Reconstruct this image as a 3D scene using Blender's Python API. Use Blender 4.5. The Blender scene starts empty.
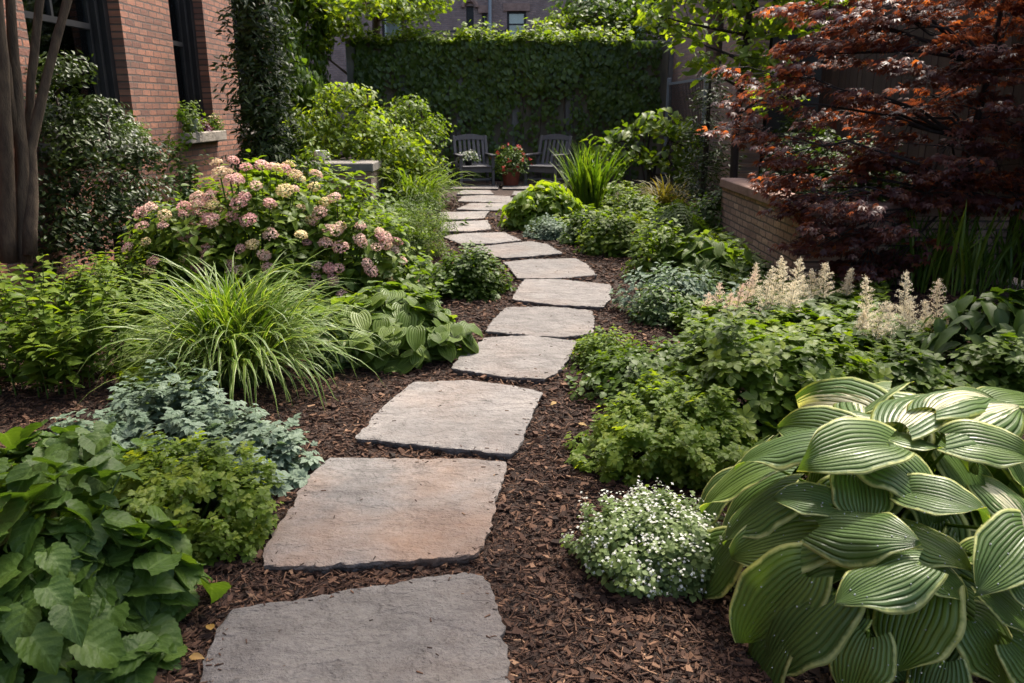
import bpy, math
import numpy as np
from mathutils import Vector, Matrix

sc = bpy.context.scene
COL = sc.collection
PI = math.pi

# ------------------------------------------------------------------ camera, sky, sun, exposure
TH, FPX, CX, CY, EYE = math.radians(16.3), 796.0, 512.0, 341.5, 1.57
cam_d = bpy.data.cameras.new("camera")
cam = bpy.data.objects.new("camera", cam_d)
COL.objects.link(cam)
cam.location = (0, 0, EYE)
cam.rotation_euler = (PI / 2 - TH, 0, 0)
cam_d.sensor_width = 36.0
cam_d.lens = 36.0 * FPX / 1024.0
cam_d.clip_start = 0.05
cam_d.clip_end = 400
cam_d.dof.use_dof = True
cam_d.dof.focus_distance = 4.2
cam_d.dof.aperture_fstop = 5.6
sc.camera = cam

TOSUN = Vector((0.30, 0.48, 1.0)).normalized()
ELEV = math.asin(TOSUN.z)
AZ = math.atan2(TOSUN.x, TOSUN.y)
w = bpy.data.worlds.new("World")
sc.world = w
w.use_nodes = True
wn = w.node_tree.nodes
sky = wn.new("ShaderNodeTexSky")
sky.sky_type = 'NISHITA'
sky.sun_disc = False
sky.sun_elevation = ELEV
sky.sun_rotation = AZ
sky.air_density = 0.9
sky.dust_density = 5.0
sky.ozone_density = 0.3
bg = wn["Background"]
bg.inputs[1].default_value = 0.15
w.node_tree.links.new(sky.outputs[0], bg.inputs[0])
sl = bpy.data.lights.new("sun", 'SUN')
sl.energy = 2.4
sl.angle = math.radians(3.0)
sl.color = (1.0, 0.93, 0.82)
so = bpy.data.objects.new("sun", sl)
COL.objects.link(so)
so.location = (8, 9, 20)
so.rotation_euler = (-TOSUN).to_track_quat('-Z', 'Y').to_euler()
sc.view_settings.view_transform = 'Standard'
sc.view_settings.look = 'None'
sc.view_settings.exposure = 1.70
sc.view_settings.gamma = 1
sc.view_settings.use_curve_mapping = False
sc.cycles.max_bounces = 6
sc.cycles.diffuse_bounces = 3
sc.cycles.glossy_bounces = 2
sc.cycles.transmission_bounces = 4
sc.cycles.transparent_max_bounces = 6
sc.cycles.caustics_reflective = False
sc.cycles.caustics_refractive = False
sc.cycles.sample_clamp_indirect = 4.0
sc.cycles.use_denoising = True

# ------------------------------------------------------------------ picture geometry helpers
def ray(px, py):
    f = np.array((0, math.cos(TH), -math.sin(TH)))
    u = np.array((0, math.sin(TH), math.cos(TH)))
    return f + np.array((1, 0, 0)) * (px - CX) / FPX - u * (py - CY) / FPX
def G(px, py, z=0.0):
    d = ray(px, py)
    return np.array((0, 0, EYE)) + d * ((z - EYE) / d[2])
def V(px, py, Y):
    d = ray(px, py)
    return np.array((0, 0, EYE)) + d * (Y / d[1])
def depth(p):
    return p[1] * math.cos(TH) + (EYE - p[2]) * math.sin(TH)
def fit(x0, x1, yt, yb, dep=1.0):
    """centre on the ground, radii and height of a clump that fills this much of the view"""
    xm = (x0 + x1) / 2
    fr = G(xm, yb)
    c = fr.copy()
    rx = 0.3
    for _ in range(6):
        rx = (x1 - x0) / 2 / FPX * depth(c)
        c = np.array((0.0, fr[1] + rx * dep * 0.9, 0.0))
        c[0] = (xm - CX) / FPX * depth(np.array((0, c[1], 0.2)))
    h = V(xm, yt, c[1])[2]
    return c, rx, rx * dep, max(h, 0.05)

# ------------------------------------------------------------------ mesh helpers
class T:                                    # a small template mesh
    def __init__(s, v, f, uv):
        s.v = np.array(v, float); s.uv = np.array(uv, float)
        s.loops = np.array([i for q in f for i in q], int)
        s.sizes = np.array([len(q) for q in f], int)

def leaf_T(prof, nl=4, nw=1, fold=0.25, droop=0.25, wave=0.0, wl=3.0, cup=0.0, back=0.0, corr=0.0, ncorr=6, twist=0.0):
    v, uv, f = [], [], []
    for i in range(nl + 1):
        t = i / nl
        wd = max(prof(t), 0.012)
        for j in range(-nw, nw + 1):
            s = j / nw
            x = wd * 0.5 * s
            z = fold * abs(x) - droop * t * t + cup * x * x * 4 + wave * math.sin(wl * 2 * PI * t) * abs(s) ** 1.5
            z += corr * math.cos(s * ncorr * 2 * PI) * (0.25 + 0.75 * math.sin(PI * min(t, 1))) * 0.5
            z += twist * s * t * 0.2
            y = t - back * abs(s) ** 1.4 * max(0.0, 1 - t * 2.6)
            v.append((x, y, z)); uv.append((s, t))
    m = 2 * nw + 1
    for i in range(nl):
        for j in range(m - 1):
            a = i * m + j
            f.append((a, a + 1, a + m + 1, a + m))
    return T(v, f, uv)

def combine(items):                         # items: (template, angle, scale, (ox, oy, oz))
    V_, U_, L_, S_, n = [], [], [], [], 0
    for t, a, s, o in items:
        c, sn = math.cos(a), math.sin(a)
        p = t.v * s
        q = np.stack((p[:, 0] * c - p[:, 1] * sn + o[0], p[:, 0] * sn + p[:, 1] * c + o[1], p[:, 2] + o[2]), 1)
        V_.append(q); U_.append(t.uv); L_.append(t.loops + n); S_.append(t.sizes); n += len(p)
    r = T.__new__(T)
    r.v = np.concatenate(V_); r.uv = np.concatenate(U_); r.loops = np.concatenate(L_); r.sizes = np.concatenate(S_)
    return r

def nrm(a):
    return a / np.maximum(np.linalg.norm(a, axis=-1, keepdims=True), 1e-9)

class Buf:                                  # collects raw arrays, links ONE mesh object
    def __init__(s):
        s.V, s.A, s.L, s.S, s.M, s.n = [], [], [], [], [], 0
    def add(s, v, loops, sizes, attr=None, mi=0):
        v = np.asarray(v, float).reshape(-1, 3)
        s.V.append(v)
        s.A.append(np.zeros((len(v), 3)) if attr is None else np.asarray(attr, float).reshape(-1, 3))
        s.L.append(np.asarray(loops, int) + s.n); s.S.append(np.asarray(sizes, int)); s.M.append(np.full(len(sizes), mi))
        s.n += len(v)
    def scatter(s, t, P, A, N, S, rnd, mi=0, W=None):
        k = len(P)
        if k == 0:
            return
        S = np.broadcast_to(np.asarray(S, float), (k,))
        W = np.ones(k) if W is None else W
        Y = nrm(A); X = nrm(np.cross(Y, N)); Z = np.cross(X, Y)
        tv = t.v
        v = (P[:, None] + S[:, None, None] * (tv[None, :, 0, None] * W[:, None, None] * X[:, None] + tv[None, :, 1, None] * Y[:, None] + tv[None, :, 2, None] * Z[:, None]))
        at = np.empty((k, len(tv), 3)); at[:, :, :2] = t.uv[None]; at[:, :, 2] = rnd[:, None]
        loops = (t.loops[None] + (np.arange(k) * len(tv))[:, None]).ravel()
        s.add(v, loops, np.tile(t.sizes, k), at, mi)
    def tube(s, pts, rad, n=6, rnd=0.5, mi=0):
        pts = np.asarray(pts, float); m = len(pts)
        rad = np.broadcast_to(np.asarray(rad, float), (m,))
        d = nrm(np.gradient(pts, axis=0))
        ref = np.array((0.3, 0.1, 1.0)) if abs(d[0][2]) < 0.9 else np.array((1.0, 0.2, 0.0))
        X = nrm(np.cross(d, ref)); Y = np.cross(d, X)
        an = np.arange(n) / n * 2 * PI
        v = pts[:, None] + rad[:, None, None] * (np.cos(an)[None, :, None] * X[:, None] + np.sin(an)[None, :, None] * Y[:, None])
        loops, sizes = [], []
        for i in range(m - 1):
            for j in range(n):
                k = (j + 1) % n
                loops += [i * n + j, i * n + k, (i + 1) * n + k, (i + 1) * n + j]; sizes.append(4)
        loops += list(range(n))[::-1] + [(m - 1) * n + j for j in range(n)]; sizes += [n, n]
        at = np.zeros((m * n, 3)); at[:, 2] = rnd; at[:, 1] = np.repeat(np.arange(m) / max(m - 1, 1), n)
        s.add(v.reshape(-1, 3), loops, sizes, at, mi)
    def box(s, lo, hi, mi=0, M=None, rnd=0.5, bev=0.0):
        lo = np.array(lo, float); hi = np.array(hi, float)
        if bev > 0:
            # chamfered box: every face inset, edges and corners closed
            v, idx = [], {}
            for ax in range(3):
                for sg in (0, 1):
                    for a in (0, 1):
                        for b in (0, 1):
                            o = [0, 0, 0]; e1, e2 = [k for k in range(3) if k != ax]
                            o[ax] = (lo, hi)[sg][ax]
                            o[e1] = lo[e1] + bev if a == 0 else hi[e1] - bev
                            o[e2] = lo[e2] + bev if b == 0 else hi[e2] - bev
                            key = [0, 0, 0]; key[ax] = sg; key[e1] = a; key[e2] = b
                            idx[(ax, tuple(key))] = len(v); v.append(o)
            f = []
            for ax in range(3):
                e1, e2 = [k for k in range(3) if k != ax]
                for sg in (0, 1):
                    q = []
                    for a, b in ((0, 0), (1, 0), (1, 1), (0, 1)):
                        key = [0, 0, 0]; key[ax] = sg; key[e1] = a; key[e2] = b
                        q.append(idx[(ax, tuple(key))])
                    f.append(q)
            for ax in range(3):            # edges run along ax
                e1, e2 = [k for k in range(3) if k != ax]
                for a in (0, 1):
                    for b in (0, 1):
                        k0 = [0, 0, 0]; k0[e1] = a; k0[e2] = b; k1 = list(k0); k1[ax] = 1
                        f.append([idx[(e1, tuple(k0))], idx[(e1, tuple(k1))], idx[(e2, tuple(k1))], idx[(e2, tuple(k0))]])
            for a in (0, 1):
                for b in (0, 1):
                    for c in (0, 1):
                        f.append([idx[(ax, (a, b, c))] for ax in range(3)])
            v = np.array(v)
        else:
            v = np.array([(x, y, z) for x in (lo[0], hi[0]) for y in (lo[1], hi[1]) for z in (lo[2], hi[2])])
            f = [(0, 1, 3, 2), (4, 6, 7, 5), (0, 4, 5, 1), (2, 3, 7, 6), (0, 2, 6, 4), (1, 5, 7, 3)]
        if M is not None:
            v = np.array([M @ Vector(p) for p in v])
        at = np.zeros((len(v), 3)); at[:, 2] = rnd
        s.add(v, [i for q in f for i in q], [len(q) for q in f], at, mi)
    def lathe(s, prof, n=24, c=(0, 0, 0), rnd=0.5):
        an = np.arange(n) / n * 2 * PI
        v = np.array([(c[0] + r * math.cos(a), c[1] + r * math.sin(a), c[2] + z) for r, z in prof for a in an])
        L, S = [], []
        for i in range(len(prof) - 1):
            for j in range(n):
                k = (j + 1) % n
                L += [i * n + j, i * n + k, (i + 1) * n + k, (i + 1) * n + j]; S.append(4)
        L += list(range(n))[::-1]; S.append(n)
        L += [(len(prof) - 1) * n + j for j in range(n)]; S.append(n)
        at = np.zeros((len(v), 3)); at[:, 2] = rnd
        s.add(v, L, S, at)
    def build(s, name, mats, parent=None, smooth=False, fixn=False):
        me = bpy.data.meshes.new(name)
        Vv = np.concatenate(s.V); L = np.concatenate(s.L); S = np.concatenate(s.S)
        me.vertices.add(len(Vv)); me.vertices.foreach_set("co", Vv.astype(np.float32).ravel())
        me.loops.add(len(L)); me.loops.foreach_set("vertex_index", L.astype(np.int32))
        me.polygons.add(len(S))
        me.polygons.foreach_set("loop_start", np.concatenate(([0], np.cumsum(S)[:-1])).astype(np.int32))
        me.polygons.foreach_set("material_index", np.concatenate(s.M).astype(np.int32))
        me.update(calc_edges=True)
        me.polygons.foreach_set("use_smooth", np.full(len(S), bool(smooth)))
        at = me.attributes.new("leaf", 'FLOAT_VECTOR', 'POINT')
        at.data.foreach_set("vector", np.concatenate(s.A).astype(np.float32).ravel())
        if fixn:
            import bmesh
            bm = bmesh.new(); bm.from_mesh(me); bmesh.ops.recalc_face_normals(bm, faces=bm.faces); bm.to_mesh(me); bm.free()
        for m in (mats if isinstance(mats, (list, tuple)) else [mats]):
            me.materials.append(m)
        o = bpy.data.objects.new(name, me)
        COL.objects.link(o)
        if parent is not None:
            o.parent = parent
        return o

def thing(name, label, cat, loc=(0, 0, 0), rz=0.0, group=None):
    o = bpy.data.objects.new(name, None); COL.objects.link(o)
    o.empty_display_size = 0.1
    o.location = loc; o.rotation_euler = (0, 0, rz)
    tag(o, label, cat, group)
    return o
def tag(o, label, cat, group=None):
    o["label"] = label; o["category"] = cat
    if group: o["group"] = group
    return o
def kind(o, k):
    o["kind"] = k
    return o
def copy_tree(o, parent=None):
    c = o.copy(); COL.objects.link(c)
    if parent is not None: c.parent = parent
    for ch in list(o.children): copy_tree(ch, c)
    return c

def sines(P, rng, freq, n=5):               # cheap smooth noise, about -1..1
    r = np.zeros(len(P))
    for _ in range(n):
        k = rng.normal(size=3) * freq
        r += np.sin(P @ k + rng.uniform(0, 6.28))
    return r / n * 1.5

# ------------------------------------------------------------------ materials
def new_mat(name):
    m = bpy.data.materials.new(name); m.use_nodes = True
    nt = m.node_tree
    return m, nt, nt.nodes, nt.links, nt.nodes["Principled BSDF"]
def ramp(nt, fac, stops, interp='LINEAR'):
    r = nt.nodes.new("ShaderNodeValToRGB"); cr = r.color_ramp; cr.interpolation = interp
    while len(cr.elements) < len(stops): cr.elements.new(0.5)
    for e, (p, c) in zip(cr.elements, stops):
        e.position = p; e.color = (c[0], c[1], c[2], 1)
    nt.links.new(fac, r.inputs[0])
    return r.outputs[0]
def mixc(nt, fac, a, b, mode='MIX'):
    m = nt.nodes.new("ShaderNodeMix"); m.data_type = 'RGBA'; m.blend_type = mode
    for sock, v in ((m.inputs[0], fac), (m.inputs[6], a), (m.inputs[7], b)):
        if hasattr(v, "links"): nt.links.new(v, sock)
        elif isinstance(v, (int, float)): sock.default_value = v
        else: sock.default_value = (*v, 1)
    return m.outputs[2]
def mth(nt, op, a, b=None, c=None, clamp=False):
    m = nt.nodes.new("ShaderNodeMath"); m.operation = op; m.use_clamp = clamp
    for i, v in enumerate((a, b, c)):
        if v is None: continue
        if hasattr(v, "links"): nt.links.new(v, m.inputs[i])
        else: m.inputs[i].default_value = v
    return m.outputs[0]
def noise(nt, vec, scale, detail=4, rough=0.6, out=0):
    n = nt.nodes.new("ShaderNodeTexNoise"); n.inputs["Scale"].default_value = scale
    n.inputs["Detail"].default_value = detail; n.inputs["Roughness"].default_value = rough
    if vec is not None: nt.links.new(vec, n.inputs["Vector"])
    return n.outputs[out]
def coords(nt, kind_="Object"):
    return nt.nodes.new("ShaderNodeTexCoord").outputs[kind_]
def bump(nt, h, strength, dist, bs, prev=None):
    b = nt.nodes.new("ShaderNodeBump"); b.inputs["Strength"].default_value = strength; b.inputs["Distance"].default_value = dist
    nt.links.new(h, b.inputs["Height"])
    if prev is not None: nt.links.new(prev, b.inputs["Normal"])
    if bs is not None: nt.links.new(b.outputs[0], bs.inputs["Normal"])
    return b.outputs[0]
def mapping(nt, vec, scale=(1, 1, 1), rot=(0, 0, 0)):
    m = nt.nodes.new("ShaderNodeMapping"); m.inputs["Scale"].default_value = scale; m.inputs["Rotation"].default_value = rot
    nt.links.new(vec, m.inputs["Vector"])
    return m.outputs[0]

def leaf_mat(name, cols, trans=0.35, rough=0.5, vein=0.0, vcol=(0.25, 0.32, 0.10), edge=None, ew=0.82, tint=(1.6, 1.62, 0.45), ribs=0, splash=None, spec=0.28, side=0.0):
    m, nt, N, L, bs = new_mat(name)
    if cols[0][1] > cols[0][0] and 'silver' not in name: cols = [(c[0] * 0.99, c[1] * 1.03, c[2] * 0.76) for c in cols]
    a = N.new("ShaderNodeAttribute"); a.attribute_name = "leaf"
    s = N.new("ShaderNodeSeparateXYZ"); L.new(a.outputs["Vector"], s.inputs[0])
    u, v, r = s.outputs
    k = len(cols)
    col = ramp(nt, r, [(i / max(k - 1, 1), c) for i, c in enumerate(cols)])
    geo = N.new("ShaderNodeNewGeometry")
    n1 = noise(nt, geo.outputs["Position"], 9.0, 3)
    col = mixc(nt, mth(nt, 'MULTIPLY', n1, 0.55), col, (cols[0][0] * 0.62, cols[0][1] * 0.66, cols[0][2] * 0.6))
    au = mth(nt, 'ABSOLUTE', u)
    if splash is not None:
        nn = noise(nt, mapping(nt, a.outputs["Vector"], (7, 1.6, 3)), 1.6, 3)
        lim = mth(nt, 'ADD', mth(nt, 'MULTIPLY', nn, 1.5), -0.42)
        f = mth(nt, 'MULTIPLY_ADD', mth(nt, 'SUBTRACT', lim, au), 14.0, 0.5, True)
        col = mixc(nt, f, col, splash)
    if edge is not None:
        nn = noise(nt, mapping(nt, a.outputs["Vector"], (1.5, 6, 9)), 2.0, 2)
        f = mth(nt, 'MULTIPLY_ADD', mth(nt, 'SUBTRACT', mth(nt, 'ADD', au, mth(nt, 'MULTIPLY', mth(nt, 'SUBTRACT', nn, 0.5), 0.22)), ew), 12.0, 0.5, True)
        col = mixc(nt, f, col, edge)
    if vein > 0:
        f = mth(nt, 'MULTIPLY', mth(nt, 'LESS_THAN', au, 0.07), vein)
        col = mixc(nt, f, col, vcol)
        w_ = mth(nt, 'FRACT', mth(nt, 'SUBTRACT', mth(nt, 'MULTIPLY', v, 5.0), mth(nt, 'MULTIPLY', au, 1.9)))
        f2 = mth(nt, 'MULTIPLY', mth(nt, 'LESS_THAN', mth(nt, 'ABSOLUTE', mth(nt, 'SUBTRACT', w_, 0.5)), 0.09), vein * 0.45)
        col = mixc(nt, f2, col, vcol)
    L.new(col, bs.inputs["Base Color"])
    bs.inputs["Specular IOR Level"].default_value = spec
    n2 = noise(nt, geo.outputs["Position"], 60.0, 2)
    L.new(mth(nt, 'MULTIPLY_ADD', n2, 0.3, rough - 0.15), bs.inputs["Roughness"])
    if ribs:
        sw = mth(nt, 'COSINE', mth(nt, 'MULTIPLY', mth(nt, 'POWER', au, 0.85), ribs * 2 * PI))
        grv = mth(nt, 'POWER', mth(nt, 'MULTIPLY_ADD', sw, 0.5, 0.5), 3.5)
        nb = bump(nt, mth(nt, 'MULTIPLY', grv, -1.0), 0.9, 0.005, None)
        n3 = noise(nt, geo.outputs["Position"], 130.0, 2)
        bump(nt, n3, 0.25, 0.002, bs, nb)
        L.new(mixc(nt, mth(nt, 'MULTIPLY', grv, 0.30), col, (cols[0][0] * 0.4, cols[0][1] * 0.45, cols[0][2] * 0.4)), bs.inputs["Base Color"])
    elif vein > 0:
        pk = bump(nt, mth(nt, 'COSINE', mth(nt, 'MULTIPLY', mth(nt, 'SUBTRACT', w_, 0.5), 6.283)), 0.2, 0.003, None)
        bump(nt, noise(nt, geo.outputs["Position"], 90.0, 2), 0.5, 0.005, bs, pk)
    tr = N.new("ShaderNodeBsdfTranslucent")
    L.new(mixc(nt, 1.0, col, tint, 'MULTIPLY'), tr.inputs["Color"])
    mx = N.new("ShaderNodeMixShader"); mx.inputs[0].default_value = trans
    L.new(bs.outputs[0], mx.inputs[1]); L.new(tr.outputs[0], mx.inputs[2])
    L.new(mx.outputs[0], N["Material Output"].inputs[0])
    return m

def brick_mat(name, axes, c1, c2, mortar, dirt=(0.08, 0.06, 0.05), rh=0.075, bw=0.215, bs_=0.35):
    m, nt, N, L, bs = new_mat(name)
    s = N.new("ShaderNodeSeparateXYZ"); L.new(coords(nt), s.inputs[0])
    cb = N.new("ShaderNodeCombineXYZ")
    L.new(s.outputs[axes[0]], cb.inputs[0]); L.new(s.outputs[axes[1]], cb.inputs[1])
    wob = noise(nt, cb.outputs[0], 11.0, 4, 0.7, 1)
    va = N.new("ShaderNodeVectorMath"); va.operation = 'MULTIPLY_ADD'
    L.new(wob, va.inputs[0]); va.inputs[1].default_value = (0.034, 0.026, 0); L.new(cb.outputs[0], va.inputs[2])
    b = N.new("ShaderNodeTexBrick")
    L.new(va.outputs[0], b.inputs["Vector"])
    b.inputs["Scale"].default_value = 1.0
    b.inputs["Brick Width"].default_value = bw; b.inputs["Row Height"].default_value = rh
    b.inputs["Mortar Size"].default_value = 0.010; b.inputs["Mortar Smooth"].default_value = 0.25; b.inputs["Bias"].default_value = -0.1
    b.inputs["Color1"].default_value = (*c1, 1); b.inputs["Color2"].default_value = (*c2, 1); b.inputs["Mortar"].default_value = (*mortar, 1)
    n1 = noise(nt, cb.outputs[0], 2.2, 5)
    n2 = noise(nt, cb.outputs[0], 34.0, 4)
    col = mixc(nt, ramp(nt, n1, [(0.42, (0, 0, 0)), (0.75, (0.55,) * 3)]), b.outputs["Color"], dirt)
    col = mixc(nt, ramp(nt, n2, [(0.35, (0.5,) * 3), (0.6, (0, 0, 0))]), col, (dirt[0] * 1.6, dirt[1] * 1.5, dirt[2] * 1.4))
    L.new(col, bs.inputs["Base Color"])
    bs.inputs["Roughness"].default_value = 0.85
    inv = mth(nt, 'SUBTRACT', 1.0, b.outputs["Fac"])
    h = mth(nt, 'ADD', inv, mth(nt, 'MULTIPLY', n2, bs_))
    bump(nt, h, 1.0, 0.03, bs)
    return m

def rough_mat(name, cols, scale=6.0, rough=0.8, bscale=40.0, bstr=0.5, bdist=0.01, stretch=(1, 1, 1), spec=0.35, rnd=0.0):
    m, nt, N, L, bs = new_mat(name)
    co = mapping(nt, coords(nt), stretch)
    n1 = noise(nt, co, scale, 6)
    f = n1
    if rnd > 0:
        a = N.new("ShaderNodeAttribute"); a.attribute_name = "leaf"
        s = N.new("ShaderNodeSeparateXYZ"); L.new(a.outputs["Vector"], s.inputs[0])
        f = mth(nt, 'ADD', mth(nt, 'MULTIPLY', n1, 1 - rnd), mth(nt, 'MULTIPLY', s.outputs[2], rnd))
    k = len(cols)
    L.new(ramp(nt, f, [(0.28 + 0.44 * i / max(k - 1, 1), c) for i, c in enumerate(cols)] if rnd == 0 else [(0.1 + 0.8 * i / max(k - 1, 1), c) for i, c in enumerate(cols)]), bs.inputs["Base Color"])
    bs.inputs["Roughness"].default_value = rough
    bs.inputs["Specular IOR Level"].default_value = spec
    bump(nt, noise(nt, co, bscale, 5), bstr, bdist, bs)
    return m

def stone_mat(name, stain, mul=1.0):
    m, nt, N, L, bs = new_mat(name)
    oi = N.new("ShaderNodeObjectInfo")
    va = N.new("ShaderNodeVectorMath"); va.operation = 'MULTIPLY_ADD'
    L.new(coords(nt), va.inputs[0]); va.inputs[1].default_value = (1, 1, 1)
    cb = N.new("ShaderNodeCombineXYZ"); L.new(mth(nt, 'MULTIPLY', oi.outputs["Random"], 37.0), cb.inputs[0])
    L.new(cb.outputs[0], va.inputs[2]); co = va.outputs[0]
    big = noise(nt, co, 2.1, 5); fine = noise(nt, co, 60.0, 5, 0.7); mid = noise(nt, mapping(nt, co, (1, 1.9, 1)), 9.0, 6, 0.65)
    col = ramp(nt, big, [(0.3, (0.140, 0.128, 0.120)), (0.5, (0.195, 0.180, 0.168)), (0.72, (0.245, 0.222, 0.202))])
    col = mixc(nt, ramp(nt, mid, [(0.36, (0.62,) * 3), (0.58, (0, 0, 0))]), col, (0.105, 0.094, 0.086))
    col = mixc(nt, ramp(nt, fine, [(0.40, (0.30,) * 3), (0.55, (0, 0, 0))]), col, (0.085, 0.076, 0.07))
    col = mixc(nt, ramp(nt, fine, [(0.60, (0, 0, 0)), (0.72, (0.2,) * 3)]), col, (0.34, 0.31, 0.28))
    rust = noise(nt, co, 1.5, 5, 0.55)
    col = mixc(nt, ramp(nt, rust, [(0.50 - 0.1 * stain, (0, 0, 0)), (0.74, (0.75 * stain,) * 3)]), col, (0.27, 0.145, 0.075))
    lv = N.new("ShaderNodeTexVoronoi"); lv.feature = 'DISTANCE_TO_EDGE'; lv.inputs["Scale"].default_value = 2.3
    wv = N.new("ShaderNodeVectorMath"); wv.operation = 'MULTIPLY_ADD'; L.new(noise(nt, co, 3.0, 5, 0.65, 1), wv.inputs[0]); wv.inputs[1].default_value = (.7, .7, .7); L.new(mapping(nt, co, (1, 0.55, 1), (0, 0, 0.5)), wv.inputs[2]); L.new(wv.outputs[0], lv.inputs["Vector"])
    crk = ramp(nt, lv.outputs["Distance"], [(0.0, (0.7,) * 3), (0.012, (0.25,) * 3), (0.03, (0, 0, 0))])
    gate = ramp(nt, noise(nt, co, 1.7, 3), [(0.5, (0, 0, 0)), (0.62, (0.8,) * 3)])
    col = mixc(nt, mth(nt, 'MULTIPLY', crk, gate), col, (0.05, 0.045, 0.04))
    sh = mth(nt, 'MULTIPLY_ADD', oi.outputs["Random"], 0.3 * mul, 0.85 * mul)
    cbx = N.new("ShaderNodeCombineXYZ")
    for q_ in range(3): L.new(sh, cbx.inputs[q_])
    L.new(mixc(nt, 1.0, col, cbx.outputs[0], 'MULTIPLY'), bs.inputs["Base Color"])
    bs.inputs["Roughness"].default_value = 0.72
    bs.inputs["Specular IOR Level"].default_value = 0.35
    lay = N.new("ShaderNodeTexWave"); lay.wave_type = 'BANDS'; lay.inputs["Scale"].default_value = 0.55
    lay.inputs["Distortion"].default_value = 9.0; lay.inputs["Detail"].default_value = 4; lay.inputs["Detail Scale"].default_value = 1.2
    L.new(co, lay.inputs["Vector"])
    cl = mth(nt, 'POWER', lay.outputs["Fac"], 6.0)
    p = bump(nt, noise(nt, co, 4.0, 8, 0.68), 0.9, 0.07, None)
    stp = mth(nt, 'MULTIPLY', noise(nt, mapping(nt, co, (1, 2.0, 1), (0, 0, 0.35)), 2.2, 7, 0.6), 9.0)
    led = mth(nt, 'ADD', mth(nt, 'FLOOR', stp), mth(nt, 'POWER', mth(nt, 'FRACT', stp), 8.0))
    p = bump(nt, led, 0.8, 0.006, None, p)
    p = bump(nt, cl, 0.4, 0.010, None, p)
    p = bump(nt, mid, 0.6, 0.012, None, p)
    bump(nt, fine, 0.7, 0.006, bs, p)
    return m

def plain(name, c, rough=0.5, metal=0.0, spec=0.5, nscale=14.0):
    m, nt, N, L, bs = new_mat(name)
    n1 = noise(nt, coords(nt), nscale, 4)
    L.new(mixc(nt, mth(nt, 'MULTIPLY', n1, 0.6), c, tuple(x * 0.6 for x in c)), bs.inputs["Base Color"])
    bs.inputs["Roughness"].default_value = rough; bs.inputs["Metallic"].default_value = metal
    bs.inputs["Specular IOR Level"].default_value = spec
    return m

def wood_mat(name, cols, axis_stretch=(14, 14, 1.2), rough=0.7):
    return rough_mat(name, cols, 3.0, rough, 12.0, 0.4, 0.004, axis_stretch, 0.3, 0.35)

M = {}
M['brick'] = brick_mat("red_brick", (1, 2), (0.37, 0.150, 0.086), (0.165, 0.060, 0.038), (0.085, 0.062, 0.05))
M['brick_planter'] = brick_mat("planter_brick", (1, 2), (0.46, 0.32, 0.23), (0.26, 0.165, 0.12), (0.09, 0.075, 0.06))
M['brick_planter_x'] = brick_mat("planter_brick_end", (0, 2), (0.46, 0.32, 0.23), (0.26, 0.165, 0.12), (0.09, 0.075, 0.06))
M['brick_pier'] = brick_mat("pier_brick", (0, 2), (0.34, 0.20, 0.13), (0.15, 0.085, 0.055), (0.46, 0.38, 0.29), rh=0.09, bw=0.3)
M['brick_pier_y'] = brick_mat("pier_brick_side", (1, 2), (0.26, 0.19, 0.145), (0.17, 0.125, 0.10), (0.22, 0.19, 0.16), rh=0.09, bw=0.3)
M['brick_far'] = brick_mat("far_brick", (0, 2), (0.30, 0.205, 0.175), (0.20, 0.135, 0.12), (0.22, 0.18, 0.165))
M['brick_side'] = brick_mat("side_brick", (1, 2), (0.30, 0.18, 0.13), (0.21, 0.125, 0.10), (0.20, 0.16, 0.14))
M['sill'] = rough_mat("weathered_sill_stone", [(0.13, 0.11, 0.09), (0.26, 0.23, 0.19), (0.33, 0.29, 0.25)], 5, 0.85, 22, 0.8, 0.02)
M['cap'] = rough_mat("brown_cap_stone", [(0.14, 0.088, 0.068), (0.22, 0.14, 0.11), (0.27, 0.18, 0.145)], 7, 0.8, 30, 0.5, 0.008)
M['cap_grey'] = rough_mat("grey_cap_stone", [(0.12, 0.11, 0.10), (0.2, 0.18, 0.16)], 7, 0.8, 30, 0.5, 0.008)
M['black_wood'] = rough_mat("black_painted_wood", [(0.010, 0.010, 0.011), (0.02, 0.019, 0.019)], 4, 0.45, 30, 0.2, 0.003)
M['curtain'] = plain("pale_curtain", (0.75, 0.74, 0.68), 0.9)
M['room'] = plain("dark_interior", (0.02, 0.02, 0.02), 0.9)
M['fence'] = wood_mat("dark_fence_boards", [(0.022, 0.014, 0.012), (0.05, 0.032, 0.026), (0.08, 0.054, 0.044)])
M['chair'] = wood_mat("weathered_grey_wood", [(0.05, 0.048, 0.05), (0.082, 0.08, 0.083), (0.12, 0.117, 0.12)])
M['terracotta'] = rough_mat("terracotta", [(0.16, 0.045, 0.03), (0.24, 0.07, 0.045)], 8, 0.7, 40, 0.2, 0.003)
M['iron'] = plain("dark_iron", (0.03, 0.03, 0.033), 0.5, 0.3)
M['greypaint'] = plain("grey_painted_metal", (0.22, 0.25, 0.27), 0.45, 0.2)
M['white_pot'] = plain("white_ceramic", (0.62, 0.60, 0.56), 0.4)
M['bark'] = rough_mat("grey_brown_bark", [(0.028, 0.018, 0.010), (0.062, 0.041, 0.024), (0.105, 0.072, 0.042)], 5, 0.85, 26, 0.8, 0.012, (5, 5, 1.2))
M['dark_bark'] = rough_mat("dark_bark", [(0.012, 0.009, 0.008), (0.03, 0.021, 0.018)], 6, 0.8, 30, 0.6, 0.008, (4, 4, 1))
M['stem'] = leaf_mat("green_stem", [(0.05, 0.09, 0.02), (0.08, 0.13, 0.03)], 0.15)
M['twig'] = rough_mat("brown_twig", [(0.035, 0.022, 0.015), (0.07, 0.045, 0.03)], 8, 0.8)
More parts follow.
